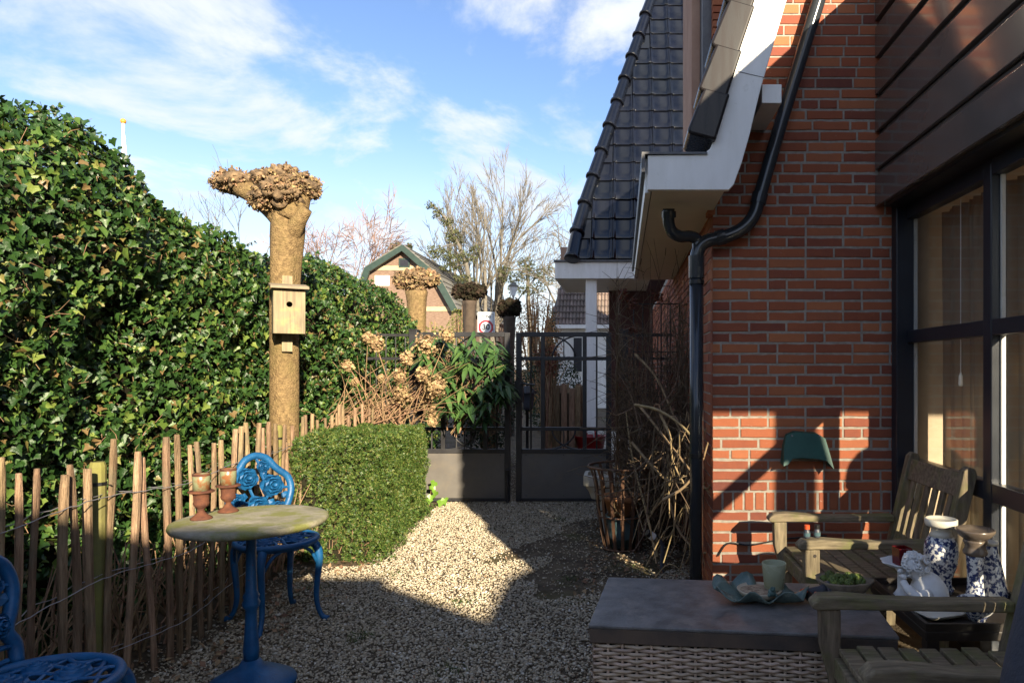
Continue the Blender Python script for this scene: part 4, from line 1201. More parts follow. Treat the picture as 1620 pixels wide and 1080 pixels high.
conifer('slanting pine with sparse tufts left of the big bare tree', 735, 40, [(748, 470), (738, 420), (725, 385), (705, 345), (685, 325)],
        [(682, 325, 9, 7), (694, 338, 11, 9), (707, 352, 10, 8), (716, 372, 12, 12), (725, 378, 9, 10), (732, 400, 6, 7), (700, 402, 22, 10), (690, 396, 14, 8), (722, 412, 20, 10), (742, 408, 16, 9), (752, 396, 9, 7), (735, 440, 18, 9), (712, 424, 16, 6)], 3, 1500, None, (0.08, 0.20))
conifer('dark spreading evergreen right of the big bare tree', 835, 43, [(838, 500), (836, 470), (834, 430), (830, 410)],
        [(815, 440, 24, 10), (845, 430, 26, 12), (832, 415, 14, 9), (800, 428, 16, 7), (862, 445, 18, 9), (835, 458, 30, 10), (870, 428, 10, 6)], 4, 1500, None, (0.08, 0.2))
conifer('small conifer top showing above the gabled roof ridge', 625, 75, [(625, 470), (625, 400), (626, 388)], [(622, 392, 7, 5), (630, 388, 5, 5), (648, 390, 4, 5), (640, 395, 6, 4)], 5, 260, None, (0.2, 0.5))

def shrub(name, label, px, py_top, Y, w, d, seed, n, mat, size, stems=True, zlow=0.0, stem_mat=None, lean=0.0):
    s = F_PX / Y; x = (px - CX) / s; h = EYE - (py_top - CY) / s
    root = thing(name, label, 'shrub', (x, Y, 0))
    r = np.random.RandomState(seed)
    k = n; dr = r.normal(size=(k, 3)); dr /= np.linalg.norm(dr, axis=1, keepdims=True)
    rad = r.uniform(0.35, 1.0, (k, 1)) ** 0.5
    hh = (h - zlow) / 2
    P = np.array([x, Y, zlow + hh]) + dr * rad * np.array([w / 2, d / 2, hh])
    P += (rough_noise(P, seed, 3.0 / max(w, .3)) * 0.12 * w)[:, None] * dr
    P[:, 2] = np.maximum(P[:, 2], 0.02)
    scatter('foliage', [(0, -0.5, 0), (0.3, 0, 0.1), (0, 0.6, 0), (-0.3, 0, 0.1)], FLK_F, P, r.normal(size=(k, 3)) + np.array([0, -.4, .4]), r.normal(size=(k, 3)), r.uniform(size[0], size[1], k), mat, root, 'stuff')
    m = MB(); rg = random.Random(seed)
    for j in range(22):
        a = rg.uniform(0, 6.28); e = Vector((x + math.cos(a) * w * .42 * rg.random(), Y + math.sin(a) * d * .42 * rg.random(), h * rg.uniform(.6, 1.02)))
        b0 = Vector((x + rg.gauss(0, .06 * w), Y, 0))
        m.tube([b0, (b0 + e) / 2 + Vector((rg.gauss(0, .05), 0, .05)), e], [0.012 * h, 0.009 * h, 0.003 * h], 5, caps=False)
    m.build('stem', stem_mat or M_TWIG, root)
    return root
shrub('beech_shrub', 'coppery beech shrub glowing behind the right gate leaf', 848, 462, 22, 1.5, 1.4, 41, 5200, M_BEECH, (0.03, 0.075))
shrub('golden_shrub', 'yellow-green shrub behind the zone sign', 728, 484, 27, 1.3, 1.2, 42, 2600, M_GOLD, (0.04, 0.10))
shrub('conical_shrub', 'olive green bush left of the dark pollard', 690, 506, 17, 1.1, 1.1, 43, 2600, M_GOLD, (0.03, 0.08))
shrub('reddish_hedge', 'twiggy reddish hedge beneath the street lamp', 798, 466, 32, 1.6, 1.2, 44, 2400, M_RUSSET, (0.03, 0.08))
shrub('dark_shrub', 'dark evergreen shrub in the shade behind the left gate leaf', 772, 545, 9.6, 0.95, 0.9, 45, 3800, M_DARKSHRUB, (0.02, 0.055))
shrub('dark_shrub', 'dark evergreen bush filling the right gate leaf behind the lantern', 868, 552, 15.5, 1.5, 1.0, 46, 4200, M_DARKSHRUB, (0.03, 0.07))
shrub('dark_conifer', 'black-green conifer beside the pantiled house', 872, 478, 23, 0.5, 0.6, 47, 2200, M_DARKSHRUB, (0.03, 0.08))
shrub('russet_shrub', 'russet faded hydrangea bush beside the white column', 1003, 545, 11.8, 0.62, 0.6, 48, 1700, M_RUSSET, (0.02, 0.05))
shrub('russet_shrub', 'russet dried flower shrub behind the gate lattice', 866, 540, 10.6, 0.45, 0.4, 49, 900, M_RUSSET, (0.018, 0.045), zlow=1.25)

# ================================================================== HYDRANGEA AND LONG-LEAVED SHRUB BY THE GATE
def hydrangea():
    base = Vector((-2.22, 7.03, 0))
    root = thing('hydrangea_bush', 'faded hydrangea with tan dried flower heads over the hedge', 'shrub', base)
    rg = random.Random(8); r = np.random.RandomState(8)
    heads = [(594, 543, 14), (582, 533, 8), (676, 548, 22), (643, 566, 11), (708, 531, 10), (632, 596, 10), (670, 592, 12), (690, 612, 18), (676, 630, 12), (688, 652, 11), (684, 668, 7), (636, 624, 14), (550, 578, 8), (708, 645, 7), (603, 597, 5), (562, 604, 5)]
    tv = [(0, -0.5, 0), (0.5, 0, 0.12), (0, 0.5, 0), (-0.5, 0, 0.12)]
    stems = MB()
    for i, (px, py, rp) in enumerate(heads):
        Y = 6.72 + rg.uniform(-0.18, 0.2); c = at(px, py, Y); R = rp * Y / F_PX * 0.92
        k = int(80 + 3000 * R); d = r.normal(size=(k, 3)); d /= np.linalg.norm(d, axis=1, keepdims=True)
        lump = 1 + 0.28 * np.sin(d[:, :1] * 5 + i) * np.cos(d[:, 2:] * 6 + 2 * i)
        P = np.array(c) + d * np.array([R, R, R * 1.05]) * r.uniform(0.35, 1.2, (k, 1)) * lump
        scatter('flower_head', tv, FLK_F, P,  d + r.normal(0, .5, (k, 3)), r.normal(size=(k, 3)), r.uniform(0.020, 0.038, k), M_PETAL, root, 'stuff')
        b = base + Vector((rg.uniform(-.35, .25), rg.uniform(-.1, .1), 0.3))
        mid = Vector(((b.x + c.x) / 2 + rg.uniform(-.15, .05), (b.y + c.y) / 2, max((b.z + c.z) / 2, .85)))
        stems.tube(smooth_path([b, mid, c], 5), list(np.linspace(0.007, 0.004, 11)), 5, caps=False)
    for k in range(70):
        b = at(rg.uniform(500, 640), rg.uniform(660, 690), 6.75 + rg.uniform(-.2, .2)); 
        e = at(rg.uniform(520, 745), rg.uniform(560, 655), 6.75 + rg.uniform(-.3, .25))
        stems.tube(smooth_path([b, (b + e) / 2 + Vector((rg.gauss(0, .05), 0, rg.uniform(0.0, .12))), e], 4), list(np.linspace(0.005, 0.002, 9)), 4, caps=False)
    stems.build('stem', M_TWIG, root)
hydrangea()

LL_V = [(0, 0, 0), (0.11, 0.25, 0.03), (0.10, 0.6, 0.0), (0, 1.0, -0.10), (-0.10, 0.6, 0.0), (-0.11, 0.25, 0.03), (0, 0.3, -0.015), (0, 0.65, -0.035)]
LL_F = [(0, 1, 6), (1, 2, 7), (1, 7, 6), (2, 3, 7), (3, 4, 7), (4, 5, 7), (5, 6, 7), (5, 0, 6)]
def long_leaf_shrub():
    base = Vector((-1.70, 7.06, 0))
    root = thing('long_leaved_shrub', 'evergreen shrub with long drooping leaves hanging over the left gate leaf', 'shrub', base)
    rg = random.Random(5); r = np.random.RandomState(55)
    P, N, Tp, S = [], [], [], []
    st = MB()
    spots = []
    for k in range(96):
        t = rg.random() ** 0.8
        px = 660 + 140 * t; lo = 545 + 88 * math.sin(min(t * 1.6, 1) * 1.5) - 45 * max(0, t - .75) * 4
        py = rg.uniform(528 + 25 * abs(t - .45), lo + 30 if t > .3 else lo)
        spots.append(at(px, py, 6.98 + rg.uniform(-0.22, 0.12)))
    for c in spots:
        b = base + Vector((rg.uniform(-.1, .1), 0, rg.uniform(.7, 1.2)))
        st.tube(smooth_path([b, (b + c) / 2 + Vector((0, 0, .1)), c], 3), [0.005, .005, .0045, .004, .0035, .003, .003], 5, caps=False)
        for j in range(rg.randint(7, 10)):
            a = rg.uniform(0, 6.28)
            tp = Vector((math.cos(a) * 0.75, math.sin(a) * 0.6, -0.75 + rg.gauss(0, .35)))
            P.append(c + Vector((rg.gauss(0, .02), rg.gauss(0, .02), rg.gauss(0, .03)))); Tp.append(tp)
            N.append(Vector((math.cos(a) * .5, -0.35 + math.sin(a) * .5, 0.9))); S.append(rg.uniform(0.13, 0.23))
    P, N, Tp, S = np.array([list(v) for v in P]), np.array([list(v) for v in N]), np.array([list(v) for v in Tp]), np.array(S)
    order = np.argsort(P[:, 1]); one, rest = order[:300], order[300:]
    me = fast_mesh('leaf', np.array(LL_V), np.array(LL_F), M_LAUR)
    leaf_objects('leaf', me, P[one], N[one], Tp[one], S[one], root)
    scatter('foliage', LL_V, LL_F, P[rest], N[rest], Tp[rest], S[rest], M_LAUR, root, 'stuff')
    st.build('stem', M_TWIG, root)
long_leaf_shrub()

# ================================================================== DRY VINES
def vines():
    base = Vector((0.22, 5.5, 0))
    root = thing('dry_vine', 'tangle of bare brown vine shoots by the downpipe and trellis', 'vine', base)
    rg = random.Random(77)
    st = MB()
    def shoot(pts, r0, r1, mb=st, n=5):
        path = smooth_path(pts, n); mb.tube(path, list(np.linspace(r0, r1, len(path))), 6, caps=False)
        return path
    # heavy canes arching right towards the wall, sunlit tone painted in
    big = MB()
    canes = [[(1000, 700, 4.9), (1030, 735, 4.6), (1058, 760, 4.5), (1100, 765, 4.3), (1120, 772, 4.2), (1134, 745, 4.15)],
             [(1010, 640, 4.9), (1025, 658, 4.7), (1050, 690, 4.5), (1085, 735, 4.3), (1125, 780, 4.2), (1130, 760, 4.15)],
             [(1005, 640, 4.7), (1040, 648, 4.5), (1075, 670, 4.35), (1100, 700, 4.2), (1112, 740, 4.1)],
             [(1045, 655, 4.5), (1060, 690, 4.4), (1065, 730, 4.4), (1085, 770, 4.3)],
             [(1050, 790, 4.4), (1082, 770, 4.3), (1108, 735, 4.2), (1120, 700, 4.1)],
             [(1130, 745, 4.4), (1110, 768, 4.5), (1062, 782, 4.7), (1040, 800, 4.9), (1020, 830, 5.0)],
             [(1060, 795, 4.9), (1075, 840, 4.7), (1105, 872, 4.5), (1130, 868, 4.35), (1145, 845, 4.3), (1142, 815, 4.3), (1118, 775, 4.4)],
             [(1005, 560, 5.5), (1040, 600, 5.3), (1075, 680, 5.0), (1095, 720, 4.7)],
             [(1040, 880, 4.8), (1020, 800, 5.0), (1000, 720, 5.2), (990, 650, 5.4)]]
    for c in canes:
        shoot([at(*q) for q in c], 0.0105, 0.005, big)
    for k in range(60):
        b0 = Vector((rg.uniform(.15, .48), rg.uniform(4.35, 5.2), rg.uniform(.02, .75)))
        rise = rg.uniform(.15, .5); run = Vector((rg.gauss(.12, .18), rg.gauss(-.10, .16), 0))
        p1 = b0 + run * .5 + Vector((0, 0, rise)); p2 = b0 + run * 1.1 + Vector((0, 0, rise * rg.uniform(.3, 1.2)))
        for q in (p1, p2):
            q.x = min(q.x, .50); q.y = max(q.y, 4.22)
        shoot([b0, p1, p2], rg.uniform(.0035, .006), .0015, big, 4)
    big.build('canes', M_CANE_SUNLIT, root, smooth=True)['kind'] = 'stuff'
    for k in range(340):
        x0 = rg.uniform(0.14, 0.48); y0 = rg.uniform(5.3, 6.4)
        p = Vector((x0, y0, rg.uniform(0.0, 0.3)))
        lean = Vector((rg.gauss(-0.05, .16), rg.gauss(0, .12), 1)).normalized(); H = rg.uniform(0.9, 2.35)
        pts = [p]
        for j in range(4):
            lean = (lean + Vector((rg.gauss(0, .34), rg.gauss(0, .25), rg.gauss(-.02, .16)))).normalized()
            q = pts[-1] + lean * H / 4
            q.x = max(min(q.x, 0.50), -0.04); q.z = min(q.z, 2.28); pts.append(q)
        path = shoot(pts, rg.uniform(0.0022, 0.0055), 0.0012)
        for b in range(rg.randint(3, 7)):
            i = rg.randrange(3, len(path)); d = Vector((rg.gauss(0, .5), rg.gauss(0, .4), rg.gauss(.25, .5))).normalized()
            L = rg.uniform(.08, .35); e = path[i] + d * L; e.x = min(e.x, 0.52)
            st.tube([path[i], (path[i] + e) / 2 + Vector((0, 0, .02)), e], [0.003, 0.002, 0.001], 4, caps=False)
    for k in range(110):       # side shoots in front, falling towards the soil
        a = at(rg.uniform(1000, 1115), rg.uniform(640, 800), rg.uniform(4.25, 5.1)); a.x = min(a.x, .50)
        e = a + Vector((rg.gauss(0, .22), rg.gauss(-.05, .15), rg.gauss(-.05, .22))); e.z = max(e.z, .03); e.x = min(e.x, .60); e.y = max(e.y, 4.2)
        if e.y > 4.05 and e.x > .5 and e.y > 4.1: e.x = .5
        st.tube(smooth_path([a, (a + e) / 2 + Vector((rg.gauss(0, .04), 0, rg.gauss(0, .05))), e], 3), [0.0045, .004, .0035, .003, .0025, .002, .0015], 5, caps=False)
    st.build('shoots', M_VINE, root)['kind'] = 'stuff'
    r = np.random.RandomState(4)
    for (px, py) in ((1000, 480), (1003, 520), (985, 465), (1040, 470), (1065, 600), (985, 610)):
        c = np.array(at(px, py, 5.9)); d = r.normal(size=(70, 3)); d /= np.linalg.norm(d, axis=1, keepdims=True)
        P = c + d * 0.05 * r.uniform(.4, 1.1, (70, 1)); k = 70
        scatter('dried_bloom', FLK_V, FLK_F, P, r.normal(size=(k, 3)), r.normal(size=(k, 3)), r.uniform(.02, .035, k), M_RUSSET, root)
vines()

def fence_twigs():
    root = thing('twig_thicket', 'thicket of cut brown stems at the foot of the ivy behind the pickets', 'shrub', (-2.45, 3.4, 0))
    rg = random.Random(31); m = MB()
    for k in range(330):
        y = rg.uniform(2.1, 5.0); x = rg.uniform(-2.62, -2.28)
        p = Vector((x, y, rg.uniform(0, .1))); d = Vector((rg.gauss(0.05, .22), rg.gauss(.2, .55), 1)).normalized(); H = rg.uniform(.18, .62)
        q = p + d * H * .5 + Vector((0, rg.gauss(0, .04), 0)); e = q + (d + Vector((0, rg.gauss(0, .4), rg.gauss(-.1, .2)))).normalized() * H * .5
        e.x = min(e.x, -2.24); q.x = min(q.x, -2.24)
        m.tube([p, q, e], [rg.uniform(.003, .008), .004, .002], 5, caps=True)
    m.build('cut_stems', M_TWIG, root)['kind'] = 'stuff'
fence_twigs()

# ivy sprig rooted at the gate foot
sp = thing('ivy_sprig', 'small bright ivy sprig at the foot of the left gate leaf', 'plant', (-1.98, 7.12, 0))
r = np.random.RandomState(3)
Pp = np.array([list(at(685, 772, 7.12)), list(at(689, 781, 7.1)), list(at(682, 787, 7.1)), list(at(704, 792, 7.05)), list(at(678, 793, 7.0)), list(at(686, 765, 7.12)), list(at(697, 796, 7.0))])
M_SPRIG = pm('fresh_ivy', (0.16, 0.30, 0.04), 0.35, scale=20, trans=0.2)
scatter('leaf', IVY_T, IVY_F, Pp, r.normal(0, .3, (7, 3)) + np.array([0.1, -1, .4]), r.normal(0, .4, (7, 3)) + np.array([0, 0, -1]), np.full(7, 0.085), M_SPRIG, sp)
m = MB(); m.tube([(-1.98, 7.12, 0), (-1.97, 7.13, .1), (-1.96, 7.13, .2)], .003, 5); m.build('stem', M_TWIG, sp)

# ================================================================== CHESTNUT PICKET FENCE
def fence():
    root = thing('picket_fence', 'low chestnut paling fence with wires in front of the ivy', 'fence', (-2.2, 4.0, 0))
    rg = random.Random(2)
    def fx(y): return float(np.interp(y, [1.6, 2.4, 3.0, 3.4, 4.0, 4.6, 5.0, 6.0, 7.3], [-2.10, -2.14, -2.20, -2.16, -2.24, -2.34, -2.40, -2.42, -2.42]))
    y = 1.75; k = 0
    while y < 7.2:
        h = rg.uniform(0.98, 1.10); x = fx(y) + rg.uniform(-.012, .012)
        w = rg.uniform(0.025, 0.037); d = rg.uniform(0.011, 0.016)
        lean_y, lean_x = rg.gauss(0, .024), rg.gauss(0, .018)
        m = MB(); vs = []; seg = 14; n = 7
        ph, am = rg.uniform(0, 6), rg.uniform(.004, .015)
        for i in range(seg + 1):
            t = i / seg; z = -0.05 + (h + 0.05) * t
            cx = x + lean_x * t + am * .6 * math.sin(3 * t + ph); cy = y + lean_y * t + am * math.sin(4.5 * t + ph)
            ww = w * (1 + .14 * math.sin(7 * t + ph * 2) + rg.uniform(-.10, .10)) * (0.55 if i == seg else 1)
            for j in range(n):
                a = 2 * math.pi * j / n + ph * .3
                vs.append((cx + math.cos(a) * d * (1 + .12 * math.sin(j * 2.2 + ph)), cy + math.sin(a) * ww / 2 * 1.15, z))
        fs = [(i * n + j, i * n + (j + 1) % n, (i + 1) * n + (j + 1) % n, (i + 1) * n + j) for i in range(seg) for j in range(n)] + [tuple(seg * n + j for j in range(n))]
        m.add(vs, fs); m.build('picket', M_PICKET, root, bevel=0.002, seg=1)
        y += rg.uniform(0.090, 0.122) * (1.0 if y < 5 else 1.1); k += 1
    for py_ in (2.985, 4.93, 6.9):
        m = MB(); x = fx(py_) - 0.055
        m.lathe([(0.032, -0.05), (0.032, 0.98), (0.026, 1.0)], 12, (x, py_, 0)); m.build('post', M_POST, root, smooth=False)
        m = MB(); m.lathe([(0.034, 0.90), (0.034, 0.915)], 12, (x, py_, 0)); m.tube([(x + .035, py_, .907), (x + .08, py_ - .03, .905)], .003, 5); m.build('tie', M_BLACK, root)
    for z0 in (0.85, 0.51, 0.18):
        pts, pts2 = [], []
        y = 1.7
        while y < 7.2:
            x = fx(y); sag = 0.012 * math.sin(y * 5) + rg.uniform(-.004, .004)
            pts.append((x + 0.021, y, z0 + sag)); pts2.append((x - 0.021 + .012 * math.sin(y * 31), y, z0 + sag + .004)); y += 0.05
        m = MB(); m.tube(pts, 0.0022, 5, caps=False); m.tube(pts2, 0.0022, 5, caps=False); m.build('wire', M_WIRE, root, smooth=True)
fence()

# ================================================================== BISTRO TABLE AND BLUE CAST CHAIRS
TX0, TY0 = -1.64, 3.07
bt = thing('bistro_table', 'round garden table with mossy stone top on a blue iron pedestal', 'table', (TX0, TY0, 0))
m = MB(); m.lathe([(0.0, 0.708), (0.292, 0.708), (0.310, 0.715), (0.316, 0.726), (0.312, 0.738), (0.300, 0.742), (0.26, 0.7425), (0, 0.7425)], 64, (TX0, TY0, 0)); m.build('table_top', M_STONE, bt, smooth=True)
m = MB(); m.lathe([(0.03, 0.12), (0.033, 0.16), (0.028, 0.22), (0.024, 0.30), (0.024, 0.34), (0.034, 0.355), (0.036, 0.37), (0.030, 0.385), (0.034, 0.40), (0.024, 0.42), (0.021, 0.55), (0.020, 0.66), (0.032, 0.675), (0.05, 0.70), (0.05, 0.709)], 24, (TX0, TY0, 0)); m.build('pedestal', M_BLUE, bt, smooth=True)
m = MB(); m.lathe([(0.180, 0.0), (0.186, 0.012), (0.180, 0.024), (0.145, 0.045), (0.10, 0.07), (0.055, 0.09), (0.036, 0.12)], 32, (TX0, TY0, 0)); m.build('base', M_BLUE, bt, smooth=True)

def rose(mb, c, R, fr):
    """raised rose: rings of petals on a disc; fr = (ex, ey, en)"""
    ex, ey, en = fr
    def pt(a, r, h): return c + ex * math.cos(a) * r + ey * math.sin(a) * r + en * h
    n = 18; rings = [(0.0, 0.020), (0.17, 0.024), (0.20, 0.006), (0.36, 0.022), (0.42, 0.019), (0.45, 0.002), (0.60, 0.018), (0.68, 0.014), (0.71, -0.003), (0.90, 0.011), (1.0, 0.0), (0.92, -0.014), (0.0, -0.014)]
    vs = []
    for i, (r, h) in enumerate(rings):
        for k in range(n):
            a = 2 * math.pi * k / n
            w = 1 + 0.10 * math.sin(5 * a + i * 1.7) * (r > .3)
            vs.append(pt(a, R * r * w, h * R / .035))
    fs = [(i * n + k, i * n + (k + 1) % n, (i + 1) * n + (k + 1) % n, (i + 1) * n + k) for i in range(len(rings) - 1) for k in range(n)]
    mb.add(vs, fs)

def leaf3(mb, c, d, n_, L, W):
    s = d.cross(n_).normalized(); t = n_ * 0.010
    P = [c, c + d * L * .35 + s * W, c + d * L, c + d * L * .35 - s * W, c + d * L * .45 + n_ * .012]
    B = [p - t * 1.6 for p in P[:4]]
    mb.add(P + B, [(0, 1, 4), (1, 2, 4), (2, 3, 4), (3, 0, 4), (5, 8, 7, 6), (0, 5, 6, 1), (1, 6, 7, 2), (2, 7, 8, 3), (3, 8, 5, 0)])

def cast_chair():
    """faces +X in local space"""
    root = thing('cast_chair', '', '', (0, 0, 0), local=True)
    # pierced seat
    m = MB(); ring = []
    m.tube([(0.215 * math.cos(a), 0.205 * math.sin(a), 0.445) for a in np.linspace(0, 2 * math.pi, 37)[:-1]], 0.017, 8, closed=True)
    m.tube([(0.205 * math.cos(a), 0.195 * math.sin(a), 0.43) for a in np.linspace(0, 2 * math.pi, 37)[:-1]], 0.012, 6, closed=True)
    for k in range(7):
        y = -0.17 + k * 0.057; x = math.sqrt(max(0.2 ** 2 - y * y, 0))
        pts = [(-x + 2 * x * t, y + 0.018 * math.sin(t * 9 + k), 0.447) for t in np.linspace(0, 1, 10)]
        m.tube(pts, 0.0085, 6, flat=0.6)
    for k in range(6):
        x = -0.15 + k * 0.06; y = math.sqrt(max(0.195 ** 2 - x * x, 0))
        pts = [(x + 0.022 * math.sin(t * 8 + k * 2), -y + 2 * y * t, 0.446) for t in np.linspace(0, 1, 10)]
        m.tube(pts, 0.0075, 6, flat=0.6)
    seat = m.build('seat', M_BLUE, root, smooth=True)
    sr = MB()
    for (x, y, R) in ((0.06, 0.07, .05), (-0.07, -0.02, .055), (0.05, -0.09, .045), (-0.08, 0.10, .04)):
        rose(sr, Vector((x, y, 0.447)), R, (Vector((1, 0, 0)), Vector((0, 1, 0)), Vector((0, 0, 1))))
    sr.build('seat_rose', M_BLUE, seat, smooth=True)
    # four cabriole legs
    for (a, back) in ((RAD(42), 0), (RAD(-42), 0), (RAD(138), 1), (RAD(-138), 1)):
        ca, sa = math.cos(a), math.sin(a)
        prof = [(0.195, 0.44), (0.225, 0.40), (0.235, 0.34), (0.225, 0.24), (0.218, 0.14), (0.228, 0.07), (0.252, 0.02), (0.285, 0.006)]
        m = MB(); path = smooth_path([(r * ca, r * sa, z) for r, z in prof], 3)
        rad = np.interp(np.linspace(0, 1, len(path)), [0, .2, .5, .8, 1], [.026, .022, .016, .013, .017])
        m.tube(path, list(rad), 8)
        # pierced apron fan below the seat rim
        for s in (-1, 1):
            b = a + s * 0.42
            m.tube(smooth_path([(0.20 * math.cos(b), 0.20 * math.sin(b), 0.425), (0.212 * math.cos(a + s * .2), 0.212 * math.sin(a + s * .2), 0.39), (0.228 * ca, 0.228 * sa, 0.31)], 4), .0095, 6)
        m.build('leg', M_BLUE, root, smooth=True)
    # back: lobed frame filled with roses, leaning back
    O = Vector((-0.185, 0, 0.45)); ey = Vector((0, 1, 0)); ez = Vector((-0.20, 0, 0.98)).normalized(); en = ey.cross(ez).normalized()
    def B(y, z): return O + ey * y + ez * z
    outline = [(-0.15, 0.0), (-0.155, 0.06), (-0.135, 0.11), (-0.165, 0.17), (-0.185, 0.24), (-0.172, 0.31), (-0.128, 0.352), (-0.095, 0.385), (-0.06, 0.43), (0.0, 0.452), (0.06, 0.43), (0.095, 0.385), (0.128, 0.352), (0.172, 0.31), (0.185, 0.24), (0.165, 0.17), (0.135, 0.11), (0.155, 0.06), (0.15, 0.0)]
    m = MB(); m.tube(smooth_path([B(y, z) for y, z in outline], 4), 0.021, 8)
    m.build('back_frame', M_BLUE, root, smooth=True)
    br = MB(); fr = (ey, ez, en)
    for (y, z, R) in ((-0.062, 0.325, .062), (0.075, 0.270, .064), (-0.015, 0.155, .066), (0.035, 0.385, .036), (-0.12, 0.21, .038), (0.105, 0.135, .040)):
        rose(br, B(y, z) + en * 0.006, R, fr)
    br.build('back_rose', M_BLUE, root, smooth=False)
    st = MB()
    for path in ([(-0.055, .30), (-0.04, .24), (-0.01, .155), (-0.02, .07), (0, .0)], [(0.065, .255), (0.04, .20), (-0.01, .155)], [(0.02, .385), (0.03, .32), (0.065, .255)], [(0.02, .385), (0.0, .44)], [(-0.055, .30), (-0.14, .31)], [(0.065, .255), (.175, .25)], [(-.10, .20), (-.17, .20)], [(-.10, .20), (-.01, .155)], [(.10, .145), (-.01, .155)], [(.10, .145), (.155, .16)], [(0, 0), (-.07, .06), (-.145, .06)], [(0, 0), (.07, .06), (.145, .06)], [(-.12, .02), (.12, .02)]):
        st.tube(smooth_path([B(y, z) for y, z in path], 4), .0085, 6)
    for (y, z, dy, dz) in ((.02, .33, .6, .5), (-.10, .35, .4, .8), (.13, .22, .8, -.5), (-.05, .10, -.8, -.3), (.05, .09, .8, -.4), (-.14, .26, -.5, -.5), (.05, .19, .7, -.6), (-.06, .22, -.7, .1)):
        leaf3(st, B(y, z), (ey * dy + ez * dz).normalized(), en, .055, .022)
    st.build('back_tracery', M_BLUE, root, smooth=False)
    return root
ch = cast_chair()
tag(ch, 'blue cast metal chair with rose back standing behind the round table', 'chair', group='blue cast garden chairs')
ch.location = (-1.93, 3.88, 0); ch.rotation_euler = (0, 0, RAD(-40))
ch2 = copy_tree(ch)
tag(ch2, 'blue cast metal chair cut off by the lower left corner of the picture', 'chair', group='blue cast garden chairs')
ch2.location = (-1.775, 2.10, 0); ch2.rotation_euler = (0, 0, RAD(0))

def urn_light(label, x, y, rot, s):
    z0 = 0.7425
    root = thing('candle_urn', label, 'candle holder', (x, y, z0), rot, group='rusty urn candle holders on the round table', local=True)
    m = MB(); m.lathe([(0.0, 0), (0.048, 0), (0.050, 0.006), (0.040, 0.014), (0.024, 0.026), (0.015, 0.038), (0.013, 0.048), (0.020, 0.056), (0.033, 0.068), (0.037, 0.080), (0.034, 0.088), (0.036, 0.118), (0.040, 0.128), (0.058, 0.133), (0.060, 0.139), (0.052, 0.143), (0.0, 0.143)], 28)
    m.build('urn', M_RUST, root, smooth=True)
    m = MB(); m.lathe([(0.038, 0.143), (0.039, 0.222), (0.036, 0.224), (0.034, 0.150), (0.0, 0.148)], 28); m.build('glass_jar', M_JAR, root, smooth=True)
    m = MB(); m.lathe([(0.039, 0.215), (0.0405, 0.222), (0.039, 0.227), (0.036, 0.224)], 28, caps=False); m.build('jar_rim', M_RUST, root, smooth=True)
    root.scale = (s, s, s)
    return root
M_JAR = pm('verdigris_jar', (0.20, 0.22, 0.13), 0.35, (0.20, 0.085, 0.035), scale=28, ramp=(0.4, 0.6), detail=4, bump=0.3, bscale=60, stain=((0.55, 0.50, 0.42), 24, 0.68, 0.72))
urn_light('greenish glass candle jar on a rusty urn, nearer of the two on the table', -1.845, 3.045, 0.4, 0.88)
urn_light('browner glass candle jar on a rusty urn, farther of the two on the table', -1.815, 3.20, 2.2, 0.88)

